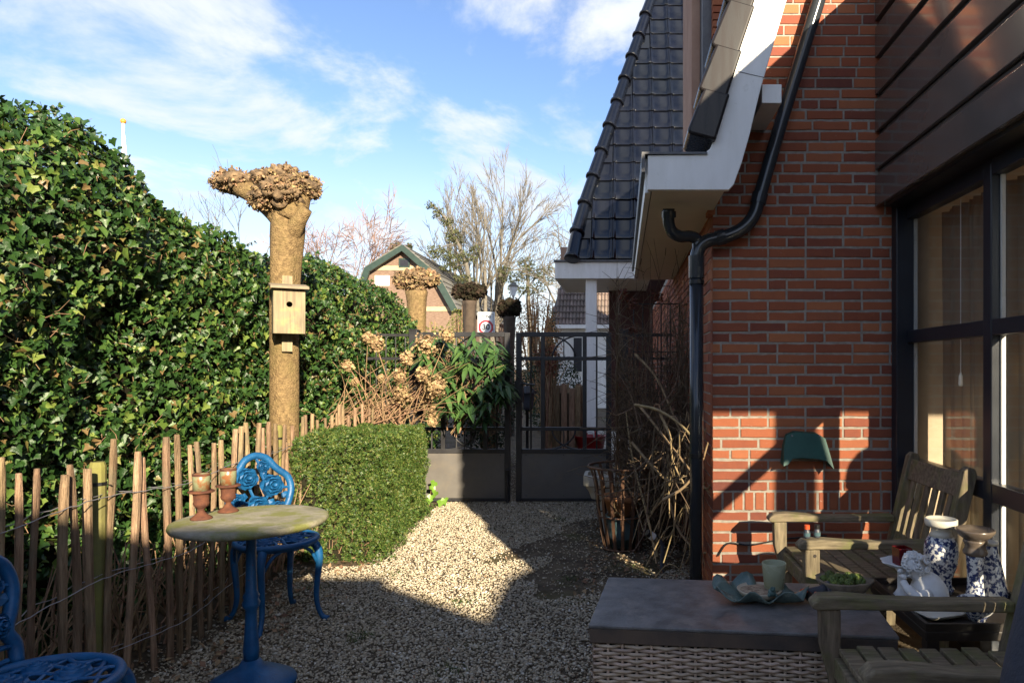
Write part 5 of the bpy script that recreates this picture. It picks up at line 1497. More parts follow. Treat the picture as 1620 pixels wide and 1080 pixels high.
# ================================================================== BIRD BOX ON THE POLLARD
def bird_box():
    YF = 0.0
    root = thing('bird_box', 'weathered wooden bird box nailed to the pollarded trunk', 'bird box', (tb.x + 0.008 + 0.117 * math.sin(RAD(31)), TY - 0.117 * math.cos(RAD(31)), 0), RAD(31), local=True)
    x, w = 0.0, 0.205
    z0, z1 = EYE - (528 - CY) / 220, EYE - (458 - CY) / 220
    m = MB(); m.box(x - 0.035, x + 0.035, YF - 0.012, YF + 0.008, EYE - (556 - CY) / 217, EYE - (436 - CY) / 217); m.build('mounting_batten', M_BIRD, root, bevel=0.002)
    # front, sides, floor: front board with a real entrance hole
    yb, yf = YF - 0.013, YF - 0.165
    R = 0.020; hz = EYE - (482 - CY) / 221; n = 20
    m = MB(); vs = []; fs = []
    rect = []
    for k in range(n):
        a = 2 * math.pi * k / n; dx, dz = math.cos(a), math.sin(a)
        sx = (w / 2) / abs(dx) if abs(dx) > 1e-6 else 1e9
        sz = ((z1 - hz) if dz > 0 else (hz - z0)) / abs(dz) if abs(dz) > 1e-6 else 1e9
        t = min(sx, sz); rect.append((x + dx * t, hz + dz * t))
    # make sure the corners are there
    corners = [(x + w / 2, z1), (x - w / 2, z1), (x - w / 2, z0), (x + w / 2, z0)]
    for cxz in corners:
        i = min(range(n), key=lambda k: (rect[k][0] - cxz[0]) ** 2 + (rect[k][1] - cxz[1]) ** 2); rect[i] = cxz
    for yy in (yf, yf + 0.016):
        vs += [(x + R * math.cos(2 * math.pi * k / n), yy, hz + R * math.sin(2 * math.pi * k / n)) for k in range(n)]
        vs += [(a, yy, b) for a, b in rect]
    for k in range(n):
        k2 = (k + 1) % n
        fs += [(k, k2, n + k2, n + k), (2 * n + k2, 2 * n + k, 3 * n + k, 3 * n + k2), (k2, k, 2 * n + k, 2 * n + k2), (n + k, n + k2, 3 * n + k2, 3 * n + k)]
    m.add(vs, fs); m.build('front_board', M_BIRD, root)
    for s in (-1, 1):
        m = MB(); xa = x + s * (w / 2 - 0.008)
        m.prism_x([(yf + 0.0165, z0), (yb, z0), (yb, z1 + 0.03), (yf + 0.0165, z1)], xa - 0.008, xa + 0.0079); m.build('side_board', M_BIRD, root)
    m = MB(); m.box(x - w / 2 + .017, x + w / 2 - .017, yf + 0.017, yb, z0 + .002, z0 + 0.016); m.build('floor_board', M_BIRD, root)
    m = MB(); m.prism_x([(yf - 0.045, z1 - 0.004), (yb + 0.0, z1 + 0.031), (yb + 0.0, z1 + 0.050), (yf - 0.045, z1 + 0.015)], x - w / 2 - 0.022, x + w / 2 + 0.022); m.build('roof_board', M_GREYWOOD, root, bevel=0.002)
bird_box()

# ================================================================== GARDEN GATE
GY = 7.26; gs = F_PX / GY
def gx(px): return (px - CX) / gs
def gz(py): return EYE - (py - CY) / gs
def ornament(mb, x0, x1, z0, z1, flip):
    """two crossing quarter arcs in the lattice field"""
    w = (x1 - x0); hgt = z1 - z0
    for s in (0, 1):
        pts = []
        for t in np.linspace(0, 1, 9):
            a = t * math.pi / 2
            x = (x0 + w * 0.80 * math.sin(a)) if s == 0 else (x1 - w * 0.80 * math.sin(a))
            zz_ = (z0 + hgt * (1 - math.cos(a))) if flip else (z1 - hgt * (1 - math.cos(a)))
            pts.append((x, GY, zz_))
        mb.tube(pts, 0.010, 6)
    mb.tube([((x0 + x1) / 2, GY, z0), ((x0 + x1) / 2, GY, z1)], 0.006, 6)
def gate_leaf(label, xs, bays, px_l, px_r, ornbay):
    root = thing('gate_leaf', label, 'gate', (gx(px_l), GY, 0), group='double garden gate leaves')
    xl, xr = gx(px_l), gx(px_r)
    for x in (xl, xr): m = MB(); m.box(x - 0.028, x + 0.028, GY - 0.026, GY + 0.026, gz(792), gz(526)); m.build('stile', M_GATE, root, bevel=0.003)
    for (py, h) in ((529, 0.024), (567, 0.019), (678, 0.019), (713, 0.023)):
        m = MB(); m.box(xl + 0.0275, xr - 0.0275, GY - 0.016, GY + 0.016, gz(py) - h, gz(py) + h); m.build('rail', M_GATE, root, bevel=0.003)
    for px in bays: m = MB(); m.box(gx(px) - 0.021, gx(px) + 0.021, GY - 0.0145, GY + 0.0145, gz(713), gz(530)); m.build('mullion', M_GATE, root, bevel=0.002)
    for px in xs: m = MB(); m.tube([(gx(px), GY, gz(713)), (gx(px), GY, gz(529))], 0.009, 8); m.build('bar', M_GATE, root)
    m = MB(); ornament(m, gx(ornbay[0]) + .017, gx(ornbay[1]) - .017, gz(566), gz(530), False); m.build('scrollwork', M_GATE, root, smooth=True)
    m = MB(); ornament(m, gx(ornbay[0]) + .017, gx(ornbay[1]) - .017, gz(711), gz(680), True); m.build('scrollwork', M_GATE, root, smooth=True)
    m = MB(); m.box(xl + 0.0275, xr - 0.0275, GY - 0.006, GY + 0.006, gz(788), gz(715)); pan = m.build('panel', M_GATEP, root)
    m = MB(); m.box(xl + 0.0275, xr - 0.0275, GY - 0.014, GY + 0.014, gz(792), gz(787)); m.build('bottom_rail', M_GATE, root, bevel=.002)
    m = MB()
    for fx_, fz in ((.08, .06), (.92, .06), (.08, .94), (.92, .94), (.5, .06), (.5, .94)):
        m.lathe([(0.007, 0), (0.005, .004), (0, .005)], 8, (0, 0, 0)) if False else m.blob((xl + (xr - xl) * fx_, GY - 0.007, gz(788) + (gz(715) - gz(788)) * fz), (.006, .004, .006), 1, 8, 5, 0)
    m.build('rivet', M_GATE, pan)
    return root
gl = gate_leaf('left gate leaf, partly sunlit, behind the drooping shrub', (683, 722, 745, 786), (701, 768), 665, 803, (701, 768))
gr_ = gate_leaf('right gate leaf standing in shade before the white column', (840, 944), (859, 925), 821, 963, (859, 925))
m = MB(); m.tube([(gx(804), GY - 0.04, -0.02), (gx(804), GY - 0.04, gz(748))], 0.014, 10); m.tube([(gx(804), GY - .04, gz(750)), (gx(804), GY - .04, gz(742))], .022, 10); m.box(gx(804) - .02, gx(804) + .02, GY - .04, GY - .02, gz(765), gz(760)); m.build('drop_bolt', M_GATE, gl)
m = MB(); m.box(gx(815), gx(828), GY - .035, GY + .035, gz(636), gz(602)); m.tube([(gx(824), GY - .04, gz(607)), (gx(834), GY - .07, gz(607)), (gx(848), GY - .07, gz(608))], .009, 8); m.build('latch', M_GATE, gr_)
def side_panel(label, pxl, pxr, post_px):
    root = thing('gate_side_panel', label, 'fence', (gx(pxl), GY, 0))
    m = MB(); m.box(gx(post_px) - .042, gx(post_px) + .042, GY - .042, GY + .042, 0, gz(523)); m.build('post', M_GATE, root, bevel=.004)
    m = MB(); m.box(gx(post_px) - .048, gx(post_px) + .048, GY - .048, GY + .048, gz(523), gz(521)); m.build('post_cap', M_GATE, root, bevel=.004)
    a, b = (gx(post_px) + .042, gx(pxr)) if pxr > post_px else (gx(pxl), gx(post_px) - .042)
    for py in (530, 567, 678, 713): m = MB(); m.box(a, b, GY - .016, GY + .016, gz(py) - .014, gz(py) + .014); m.build('rail', M_GATE, root)
    n = int((b - a) / .10)
    for k in range(1, n + 1): m = MB(); m.tube([(a + (b - a) * k / (n + .5), GY, gz(713)), (a + (b - a) * k / (n + .5), GY, gz(530))], .0065, 6); m.build('bar', M_GATE, root)
    m = MB(); m.box(a, b, GY - .006, GY + .006, gz(790), gz(714)); m.build('panel', M_GATEP, root)
side_panel('fixed railing panel half hidden behind the hydrangea left of the gate', 580, 655, 655)
side_panel('fixed railing panel between the gate and the house wall', 987, 1064, 987)

# ================================================================== IRON BASKET, STONE BOWL, TRELLIS, SPOT LIGHT
BX, BYc = 0.0, 5.42
ib = thing('iron_basket', 'rusty strap iron basket holding pots in front of the gate', 'basket', (BX, BYc, 0))
prof = [(0.145, 0.0), (0.155, 0.06), (0.185, 0.20), (0.205, 0.34), (0.215, 0.46), (0.235, 0.56), (0.262, 0.63)]
for k in range(16):
    a = 2 * math.pi * k / 16
    m = MB(); pts = smooth_path([(BX + r * math.cos(a), BYc + r * math.sin(a), z + 0.01) for r, z in prof], 3)
    e = Vector((-math.sin(a), math.cos(a), 0)); o_ = Vector((math.cos(a), math.sin(a), 0)); vs = []
    for p in pts: vs += [p - e * .013 - o_ * .002, p + e * .013 - o_ * .002, p + e * .013 + o_ * .002, p - e * .013 + o_ * .002]
    fs = [(4 * i + j, 4 * i + (j + 1) % 4, 4 * i + 4 + (j + 1) % 4, 4 * i + 4 + j) for i in range(len(pts) - 1) for j in range(4)]
    m.add(vs, fs); m.build('strap', M_IRON, ib)
for (r, z, t) in ((0.266, 0.645, .010), (0.198, 0.27, .006), (0.216, 0.44, .005), (0.148, 0.015, .008)):
    m = MB(); m.tube([(BX + r * math.cos(a), BYc + r * math.sin(a), z) for a in np.linspace(0, 2 * math.pi, 41)[:-1]], t, 6, closed=True); m.build('hoop', M_IRON, ib, smooth=True)
po = thing('terracotta_pot', 'terracotta pot sitting inside the iron basket', 'pot', (BX, BYc, 0.25))
m = MB(); m.lathe([(0.11, 0.265), (0.14, 0.38), (0.155, 0.38), (0.155, 0.42), (0.14, 0.42), (0.13, 0.37), (0, 0.36)], 28, (BX, BYc, 0)); m.build('pot', M_TERRA, po, smooth=True)
m = MB(); m.lathe([(0.132, .375), (0, .385)], 20, (BX, BYc, 0), caps=False); m.build('potting_soil', M_SOIL, po)
po = thing('glazed_pot', 'blue-grey glazed pot low inside the iron basket', 'pot', (BX, BYc, 0.02))
m = MB(); m.lathe([(0.10, 0.02), (0.118, 0.12), (0.135, 0.24), (0.142, 0.25), (0.142, 0.262), (0.125, 0.262), (0.11, 0.05), (0, 0.05)], 28, (BX, BYc, 0)); m.build('pot', M_BLUEPOT, po, smooth=True)
sbw = thing('stone_trough', 'pale stone trough just behind the iron basket', 'trough', (-0.02, 6.0, 0))
def rrect(hx, hy, r, n=5):
    P = []
    for cx_, cy_, a0 in ((hx - r, hy - r, 0), (-hx + r, hy - r, 90), (-hx + r, -hy + r, 180), (hx - r, -hy + r, 270)):
        for k in range(n + 1):
            a = RAD(a0 + 90 * k / n); P.append((cx_ + r * math.cos(a), cy_ + r * math.sin(a)))
    return P
m = MB(); vs = []
sx0, sy0 = -0.03, 5.98
lv = [(0.235, 0.13, 0.30), (0.255, 0.15, 0.36), (0.285, 0.175, 0.41), (0.30, 0.185, 0.42), (0.30, 0.185, 0.50), (0.265, 0.15, 0.505), (0.25, 0.135, 0.41), (0.22, 0.11, 0.39)]
for hx, hy, z in lv: vs += [(sx0 + x, sy0 + y, z) for x, y in rrect(hx, hy, .06)]
n = 24; fs = [(i * n + k, i * n + (k + 1) % n, (i + 1) * n + (k + 1) % n, (i + 1) * n + k) for i in range(len(lv) - 1) for k in range(n)] + [tuple(range(n - 1, -1, -1)), tuple(7 * n + k for k in range(n))]
m.add(vs, fs); m.build('basin', M_TROUGH, sbw, smooth=False, bevel=.004)
m = MB(); m.box(sx0 - .16, sx0 + .16, sy0 - .09, sy0 + .09, 0, .301); m.build('foot', M_TROUGH, sbw, bevel=.01)
tr = thing('metal_trellis', 'dark metal trellis carrying the vine beside the side wall', 'trellis', (0.3, 6.25, 0))
ty = 6.25
for k in range(6):
    x = 0.10 + k * 0.082; m = MB(); m.tube([(x, ty, 0), (x, ty, 1.98)], .007, 6); m.build('upright', M_BLACKIRON, tr)
for z in (.35, .75, 1.15, 1.55, 1.98): m = MB(); m.tube([(0.09, ty - .012, z), (0.52, ty - .012, z)], .006, 6); m.build('crossbar', M_BLACKIRON, tr)
lp = thing('garden_spotlight', 'small black garden spotlight tilted on its elbow near the downpipe', 'spotlight', (0.235, 4.75, 0))
c0 = at(1035, 850, 4.75)
m = MB(); d = Vector((-0.55, -0.25, 0.45)).normalized(); a = c0 + d * -0.03
m.tube([a, a + d * .02, a + d * .09, a + d * .10], [.020, .026, .026, .024], 16); m.build('lamp_head', M_BLACK, lp, smooth=False, bevel=.003)
m = MB(); m.tube([a + d * .035, a + d * .075], [.0268, .0268], 16, caps=False); m.build('maker_plate', M_WHITE, lp)
m = MB(); m.tube(smooth_path([a, a + Vector((.03, .01, -.025)), a + Vector((.035, .01, -.06)), (a.x + .03, a.y, 0.0)], 4), .015, 10); m.build('elbow', M_GREYPLASTIC, lp, smooth=True)

# ================================================================== HOSE HANGER ON THE BRICKS
hh = thing('hose_hanger', 'dark green plastic hose hanger screwed to the brick wall', 'hose hanger', (1.07, WY, 0.9))
def hx(px): return (px - CX) * WY / F_PX
def hz_(py): return EYE - (py - CY) * WY / F_PX
yw = WY - 0.002
front = [(1233, 733), (1236, 706), (1241, 688), (1254, 682.5), (1290, 685), (1302, 692), (1306, 712), (1310, 737), (1301, 726), (1288, 722.5), (1262, 720.5), (1248, 722), (1241, 730)]
fpts = []
for (x_, y_) in front:
    t = (y_ - 682) / 55.0
    fpts.append((hx(x_), yw - 0.03 - 0.085 * min(t, 1.0), hz_(y_)))
m = MB(); k = len(fpts)
vs = fpts + [(x_, y_ + .006, z_) for x_, y_, z_ in fpts]
m.add(vs, [tuple(range(k)), tuple(range(2 * k - 1, k - 1, -1))] + [(i, k + i, k + (i + 1) % k, (i + 1) % k) for i in range(k)])
hood = m.build('hood', M_GREENPLASTIC, hh)
m = MB(); top = fpts[:8]; k = len(top)
vs = [(x_, y_ + .0005, z_) for x_, y_, z_ in top] + [(x_ * .97 + .032, yw, z_ + .006) for x_, y_, z_ in top]
m.add(vs, [(i, i + 1, k + i + 1, k + i) for i in range(k - 1)]); sd_ = m.build('side_skirt', M_GREENPLASTIC, hh)
sd_.modifiers.new('thick', 'SOLIDIFY').thickness = 0.004
m = MB(); m.prism_y([(hx(1240), hz_(725)), (hx(1304), hz_(725)), (hx(1300), hz_(690)), (hx(1244), hz_(688))], yw - .008, yw); m.build('back_plate', M_GREENPLASTIC, hh)
for x_ in (1250, 1293):
    m = MB(); m.blob((hx(x_), yw - .045, hz_(688)), (.006, .006, .006), 1, 8, 5, 0); m.build('screw', M_WIRE, hh)

# ================================================================== WICKER CHEST
CW, CD, CH = 1.12, 0.60, 0.375
chest = thing('wicker_chest', 'wicker garden chest with dark slate top in the foreground', 'chest', (0.46, 2.83, 0), RAD(-6), local=True)
m = MB(); m.box(-CW / 2, CW / 2, -CD / 2, CD / 2, CH + .058, CH + 0.072); m.build('slate_top', M_SLATE, chest, bevel=.005, seg=3)
m = MB(); m.box(-CW / 2 + .004, CW / 2 - .004, -CD / 2 + .004, CD / 2 - .004, CH + .003, CH + 0.0578); m.build('lid_edge', M_SLATEEDGE, chest, bevel=.004)
m = MB(); m.box(-CW / 2 + .03, CW / 2 - .03, -CD / 2 + .03, CD / 2 - .03, 0.01, CH); m.build('liner', M_CORE, chest)
wv = MB()
def weave(p0, p1, nrm):
    p0, p1, nrm = Vector(p0), Vector(p1), Vector(nrm)
    L = (p1 - p0).length; d = (p1 - p0) / L; st = 0.052; ns = max(2, int(L / st)); st = L / ns
    for k in range(ns + 1):
        q = p0 + d * st * k
        wv.tube([q + nrm * 0.0 + Vector((0, 0, .005)), q + Vector((0, 0, CH))], .0055, 5, caps=False)
    rows = 28
    for r_ in range(rows):
        z = 0.010 + (CH - .02) * r_ / (rows - 1); pts = []
        for k in range(ns * 4 + 1):
            ph = math.pi * (k / 4) + (r_ % 2) * math.pi
            pts.append(p0 + d * st * k / 4 + nrm * (0.0075 * math.cos(ph)) + Vector((0, 0, z + .0012 * math.sin(k * 1.7 + r_))))
        wv.tube(pts, .0074, 5, caps=False, flat=0.95)
hx2, hy2 = CW / 2 - .018, CD / 2 - .018
weave((-hx2, -hy2, 0), (hx2, -hy2, 0), (0, -1, 0)); weave((-hx2, hy2, 0), (-hx2, -hy2, 0), (-1, 0, 0)); weave((hx2, -hy2, 0), (hx2, hy2, 0), (1, 0, 0))
wv.build('wicker_weave', M_WICKER, chest, smooth=True)['kind'] = 'stuff'
ZT = CH + 0.072

# ---- things on the chest
def ontop(px, py): 
    Y = (EYE - ZT) * F_PX / (py - CY); return (px - CX) * Y / F_PX, Y
x, y = ontop(1200, 950)
ld = thing('leaf_dish', 'green glazed leaf-shaped ceramic dish on the slate top', 'dish', (x, y, ZT), RAD(-8), local=True)
n = 48; vs = []; rings = [0.0, 0.3, 0.6, 0.85, 1.0]
def leafr(a):
    return (0.138 + 0.016 * math.cos(2 * a)) * (1 + 0.06 * math.sin(7 * a) + 0.05 * math.cos(3 * a + .5))
def leafz(t, a): return 0.006 + 0.042 * t ** 2.4 * (1 + 0.55 * math.sin(7 * a + 1.2)) + (0.02 * t ** 3 * (math.cos(a - 2.6) > .6))
for side in (0, 1):
    for t in rings:
        for k in range(n):
            a = 2 * math.pi * k / n; R = leafr(a) * t
            vs.append((R * math.cos(a) * 1.25, R * math.sin(a) * 0.82, leafz(t, a) - side * .005))
fs = []; nr_ = len(rings)
for i in range(nr_ - 1):
    for k in range(n):
        k2 = (k + 1) % n; q = (i * n + k, i * n + k2, (i + 1) * n + k2, (i + 1) * n + k)
        fs.append(q); fs.append(tuple(nr_ * n + j for j in reversed(q)))
for k in range(n):
    k2 = (k + 1) % n; a, b = (nr_ - 1) * n + k, (nr_ - 1) * n + k2; fs.append((a, b, b + nr_ * n, a + nr_ * n))
m = MB(); m.add(vs, fs); m.build('dish', M_CERAMIC, ld, smooth=True)
bw = thing('litter_bowl', 'small cream bowl of dry litter lying in the leaf dish', 'bowl', (x + .005, y + .01, ZT + .0125), local=True)
m = MB(); m.lathe([(0.0, 0), (0.055, 0), (0.078, .014), (0.092, .034), (0.088, .037), (0.07, .022), (0, .018)], 28); m.build('bowl', M_BONE, bw, smooth=True)
m = MB(); m.lathe([(0.079, .029), (0.05, .033), (0, .034)], 24, caps=False, wob=lambda a, z: .05 * math.sin(5 * a)); m.build('dry_litter', M_POTTING, bw, smooth=True)
cu_ = thing('celadon_cup', 'pale green dimpled glass cup standing in the cream bowl', 'cup', (x + .068, y + .02, ZT + .045), local=True)
m = MB(); m.lathe([(0.0, 0), (0.036, 0), (0.040, .004), (0.050, .105), (0.048, .108), (0.045, .103), (0.036, .010), (0, .010)], 32); m.build('cup', M_CELADON, cu_, smooth=True)
fg = thing('frog_figure', 'tiny teal glazed frog figure at the bowl rim', 'figurine', (x + .04, y - .072, ZT + .042), local=True)
m = MB(); m.blob((0, 0, .016), (.017, .021, .015), 2, 12, 8, .05); m.blob((0, -.012, .032), (.011, .013, .010), 3, 10, 7, .05); m.blob((-.014, -.008, .008), (.006, .014, .007), 4, 8, 6, 0); m.blob((.014, -.008, .008), (.006, .014, .007), 5, 8, 6, 0); m.blob((-.006, -.018, .040), (.004, .004, .004), 6, 6, 5, 0); m.blob((.006, -.018, .040), (.004, .004, .004), 7, 6, 5, 0)
m.build('frog', M_FROG, fg, smooth=True)
x2, y2 = ontop(1288, 948)
ns = thing('hose_nozzle', 'grey and orange garden hose nozzle lying beside the leaf dish', 'hose nozzle', (x2, y2, ZT), RAD(24), local=True)
m = MB(); m.tube([(-.05, 0, .030), (-.02, 0, .032), (.03, 0, .034), (.05, 0, .036)], [.020, .021, .019, .024], 16); m.build('barrel', M_GREYPLASTIC, ns, smooth=True)
m = MB(); m.tube([(.05, 0, .036), (.055, 0, .036), (.082, 0, .038), (.088, 0, .038)], [.024, .030, .031, .026], 18); m.build('spray_head', M_GREYPLASTIC, ns, smooth=True)
m = MB(); m.tube([(.084, 0, .038), (.092, 0, .038)], [.0315, .029], 18); m.tube([(-.045, 0, .0305), (-.060, 0, .030)], [.0225, .021], 14); m.build('trim_ring', M_ORANGE, ns)
m = MB(); m.tube(smooth_path([(-.035, 0, .028), (-.045, -.03, .024), (-.05, -.07, .018), (-.052, -.085, .016)], 3), [.019] * 4 + [.017] * 3 + [.015] * 3, 12); m.build('handle', M_BLACK, ns, smooth=True)
m = MB(); m.tube([(-.0505, -.072, .0175), (-.0515, -.082, .0165)], .0185, 12); m.tube([(-.01, -.022, .034), (-.035, -.055, .034)], .008, 8); m.build('trigger', M_ORANGE, ns)
x3, y3 = ontop(1345, 938)
x3, y3 = 0.93, 2.93
bo = thing('succulent_bowl', 'rough bark bowl planted with small green succulents', 'planter', (x3, y3, ZT), RAD(-12), local=True)
m = MB(); m.lathe([(0.0, 0), (0.06, 0), (0.09, .03), (0.115, .065), (0.108, .07), (0.085, .045), (0, .04)], 26, sx=1.05, sy=.8, wob=lambda a, z: .07 * math.sin(3 * a + 1) + .04 * math.sin(8 * a)); m.build('bowl', M_BASKET, bo, smooth=True)
rg = random.Random(6)
for k in range(26):
    a = rg.uniform(0, 6.28); rr = .085 * math.sqrt(rg.random()); m = MB(); cc = (rr * math.cos(a), rr * math.sin(a) * .75, .062 + rg.uniform(0, .02) - rr * .1); R = rg.uniform(.012, .022)
    for j in range(9):
        b = 2 * math.pi * j / 9; t = .55 if j % 2 else .9
        m.blob((cc[0] + R * t * math.cos(b) * .8, cc[1] + R * t * math.sin(b) * .8, cc[2] + (0.006 if j % 2 else 0)), (R * .42, R * .42, R * .55), j, 6, 5, 0)
    m.blob((cc[0], cc[1], cc[2] + .008), (R * .45, R * .45, R * .5), 3, 6, 5, 0)
    m.build('rosette', M_MOSS, bo, smooth=True)

# ---- low dark side table with ornaments between the teak chairs
st_ = thing('side_table', 'low dark wooden side table crowded with china between the teak chairs', 'table', (1.34, 2.77, 0))
SX0, SX1, SY0, SY1, SZ = 1.09, 1.60, 2.50, 3.06, 0.455
m = MB(); m.box(SX0, SX1, SY0, SY1, SZ - .035, SZ); m.build('table_top', M_DARKWOOD, st_, bevel=.004)
for xx in (SX0 + .03, SX1 - .03):
    for yy in (SY0 + .03, SY1 - .03):
        m = MB(); m.box(xx - .022, xx + .022, yy - .022, yy + .022, 0, SZ - .036); m.build('leg', M_DARKWOOD, st_)
m = MB()
for (a, b, c_, d_) in ((SX0, SX1, SY0, SY0 + .014), (SX0, SX1, SY1 - .014, SY1), (SX0, SX0 + .014, SY0 + .0145, SY1 - .0145), (SX1 - .014, SX1, SY0 + .0145, SY1 - .0145)): m.box(a, b, c_, d_, SZ + .001, SZ + .028)
m.build('gallery', M_DARKWOOD, st_)
tr_ = thing('white_tray', 'white china tray lying on the side table', 'tray', (1.22, 2.68, SZ), RAD(20), local=True)
m = MB(); lv = [(.075, .055, 0), (.095, .07, .006), (.115, .085, .022), (.112, .082, .024), (.09, .066, .010), (.07, .05, .008)]; vs = []
for a, b, z in lv: vs += [(x_, y_, z + .001) for x_, y_ in rrect(a, b, .03)]
fs = [(i * 24 + k, i * 24 + (k + 1) % 24, (i + 1) * 24 + (k + 1) % 24, (i + 1) * 24 + k) for i in range(5) for k in range(24)] + [tuple(range(23, -1, -1)), tuple(5 * 24 + k for k in range(24))]
m.add(vs, fs); m.build('tray', M_CHINAWHITE, tr_, smooth=True)
dd = thing('scalloped_dish', 'shallow white dish beneath the red votive', 'dish', (1.165, 2.90, SZ), local=True)
m = MB(); m.lathe([(0.0, .12), (0.035, .12), (0.065, .128), (0.085, .142), (0.082, .145), (0.06, .134), (0, .127)], 30, wob=lambda a, z: .06 * math.sin(8 * a) * (z > .13)); m.lathe([(.04, 0), (.03, .01), (.018, .03), (.018, .10), (.035, .12)], 18); m.build('dish', M_PLASTERWHITE, dd, smooth=True)
rv = thing('red_votive', 'square dark red glass votive in the white dish', 'candle holder', (1.165, 2.90, SZ + .1275), RAD(10), local=True)
m = MB(); t = .030
m.add([(sx * t * k_, sy * t * k_, z) for z, k_ in ((0, .92), (.075, 1.0), (.075, .86), (.012, .80)) for sx, sy in ((-1, -1), (1, -1), (1, 1), (-1, 1))], [(3, 2, 1, 0), (12, 13, 14, 15)] + [(4 * i + j, 4 * i + (j + 1) % 4, 4 * i + 4 + (j + 1) % 4, 4 * i + 4 + j) for i in range(3) for j in range(4)])
m.build('glass', M_REDGLASS, rv, bevel=.003)

def cherub():
    px, Y = 1458, 2.80
    x = (px - CX) * Y / F_PX
    root = thing('cherub_figure', 'white plaster cherub bust with curly hair bowing left', 'figurine', (x, Y, SZ), RAD(-15), local=True)
    m = MB()
    # chest and bent shoulders as one lathe-like body, head bowed to the left
    path = [(0.035, 0, 0.0), (0.030, 0, .03), (0.022, 0, .06), (0.010, 0, .09), (-0.004, 0, .115), (-0.022, 0, .135), (-0.038, 0, .15), (-.052, 0, .150), (-.066, 0, .144)]
    rad = [.070, .074, .072, .060, .036, .040, .052, .046, .022]
    m.tube(smooth_path(path, 3), list(np.interp(np.linspace(0, 1, 25), np.linspace(0, 1, 9), rad)), 20)
    body = m.build('bust', M_PLASTERWHITE, root, smooth=True)
    m = MB(); m.blob((-.082, -.012, .128), (.012, .010, .010), 1, 8, 6, .05); m.blob((-.072, -.03, .112), (.014, .012, .010), 2, 8, 6, 0); m.blob((-.078, -.008, .108), (.010, .012, .006), 3, 8, 6, 0)
    m.tube(smooth_path([(.02, -.06, .06), (-.02, -.085, .05), (-.06, -.07, .075), (-.075, -.045, .095)], 4), [.022] * 5 + [.019] * 4 + [.015] * 4, 10)
    m.build('face_and_arm', M_PLASTERWHITE, root, smooth=True)
    hair = MB(); rg = random.Random(4)
    for k in range(58):
        a = rg.uniform(0, 6.28); t = rg.uniform(-.2, 1.0)
        d = Vector((math.cos(a) * math.sqrt(max(0, 1 - t * t)), math.sin(a) * math.sqrt(max(0, 1 - t * t)), t))
        c = Vector((-.028, 0, .150)) + Vector((d.x * .050, d.y * .052, d.z * .046))
        if d.x < -.75 and d.z < .3: continue
        e1 = d.orthogonal().normalized(); e2 = d.cross(e1); pts = []
        for j in range(9):
            b = j * .85 + a; r_ = .013 * (1 - j / 12)
            pts.append(c + e1 * math.cos(b) * r_ + e2 * math.sin(b) * r_ + d * (.002 + j * .0012))
        hair.tube(pts, [.0048] * 8 + [.003], 6)
    hair.build('curls', M_PLASTERWHITE, root, smooth=True)
cherub()
def china(name, label, cat, x, y, prof_parts, rot=0):
    root = thing(name, label, cat, (x, y, SZ), rot, local=True)
    for nm, mat, pr in prof_parts:
        m = MB(); m.lathe(pr, 32); m.build(nm, mat, root, smooth=True)
    return root
china('china_vase', 'bulbous blue and white china candlestick with cream saucer top', 'vase', 1.36, 2.97,
      [('body', M_DELFT, [(0.0, 0), (.05, 0), (.052, .01), (.040, .03), (.045, .06), (.064, .11), (.070, .16), (.066, .20), (.050, .232)]),
       ('neck', M_CHINAWHITE, [(.050, .232), (.042, .245), (.040, .262), (.048, .272)]),
       ('saucer', M_CHINAWHITE, [(.048, .272), (.062, .276), (.066, .284), (.066, .304), (.060, .307), (.056, .300), (0, .300)])])
china('china_candlestick', 'slim blue and white china candlestick with brown glazed top', 'candlestick', 1.43, 2.82,
      [('body', M_DELFT, [(0, 0), (.05, 0), (.052, .012), (.036, .03), (.032, .06), (.030, .11), (.034, .175), (.036, .19)]),
       ('collar', M_BROWNGLAZE, [(.036, .19), (.044, .195), (.047, .205), (.040, .218), (.038, .23), (.046, .245), (.044, .255)]),
       ('cup', M_BROWNGLAZE, [(.044, .255), (.062, .27), (.074, .287), (.075, .295), (.071, .297), (.058, .285), (0, .28)])])
china('china_bell_vase', 'white conical china vase with blue flecks against the window', 'vase', 1.535, 2.90,
      [('body', M_DELFT, [(0, 0), (.066, 0), (.068, .01), (.058, .06), (.042, .13), (.028, .19), (.024, .21)]), ('lip', M_CHINAWHITE, [(.024, .21), (.030, .22), (.028, .228), (.02, .225), (0, .222)])])
china('china_bowl', 'low blue and white china bowl behind the cherub', 'bowl', 1.335, 2.62,
      [('bowl', M_DELFT, [(0, 0), (.03, 0), (.034, .012), (.058, .04), (.070, .075), (.066, .076), (.05, .04), (0, .02)])])

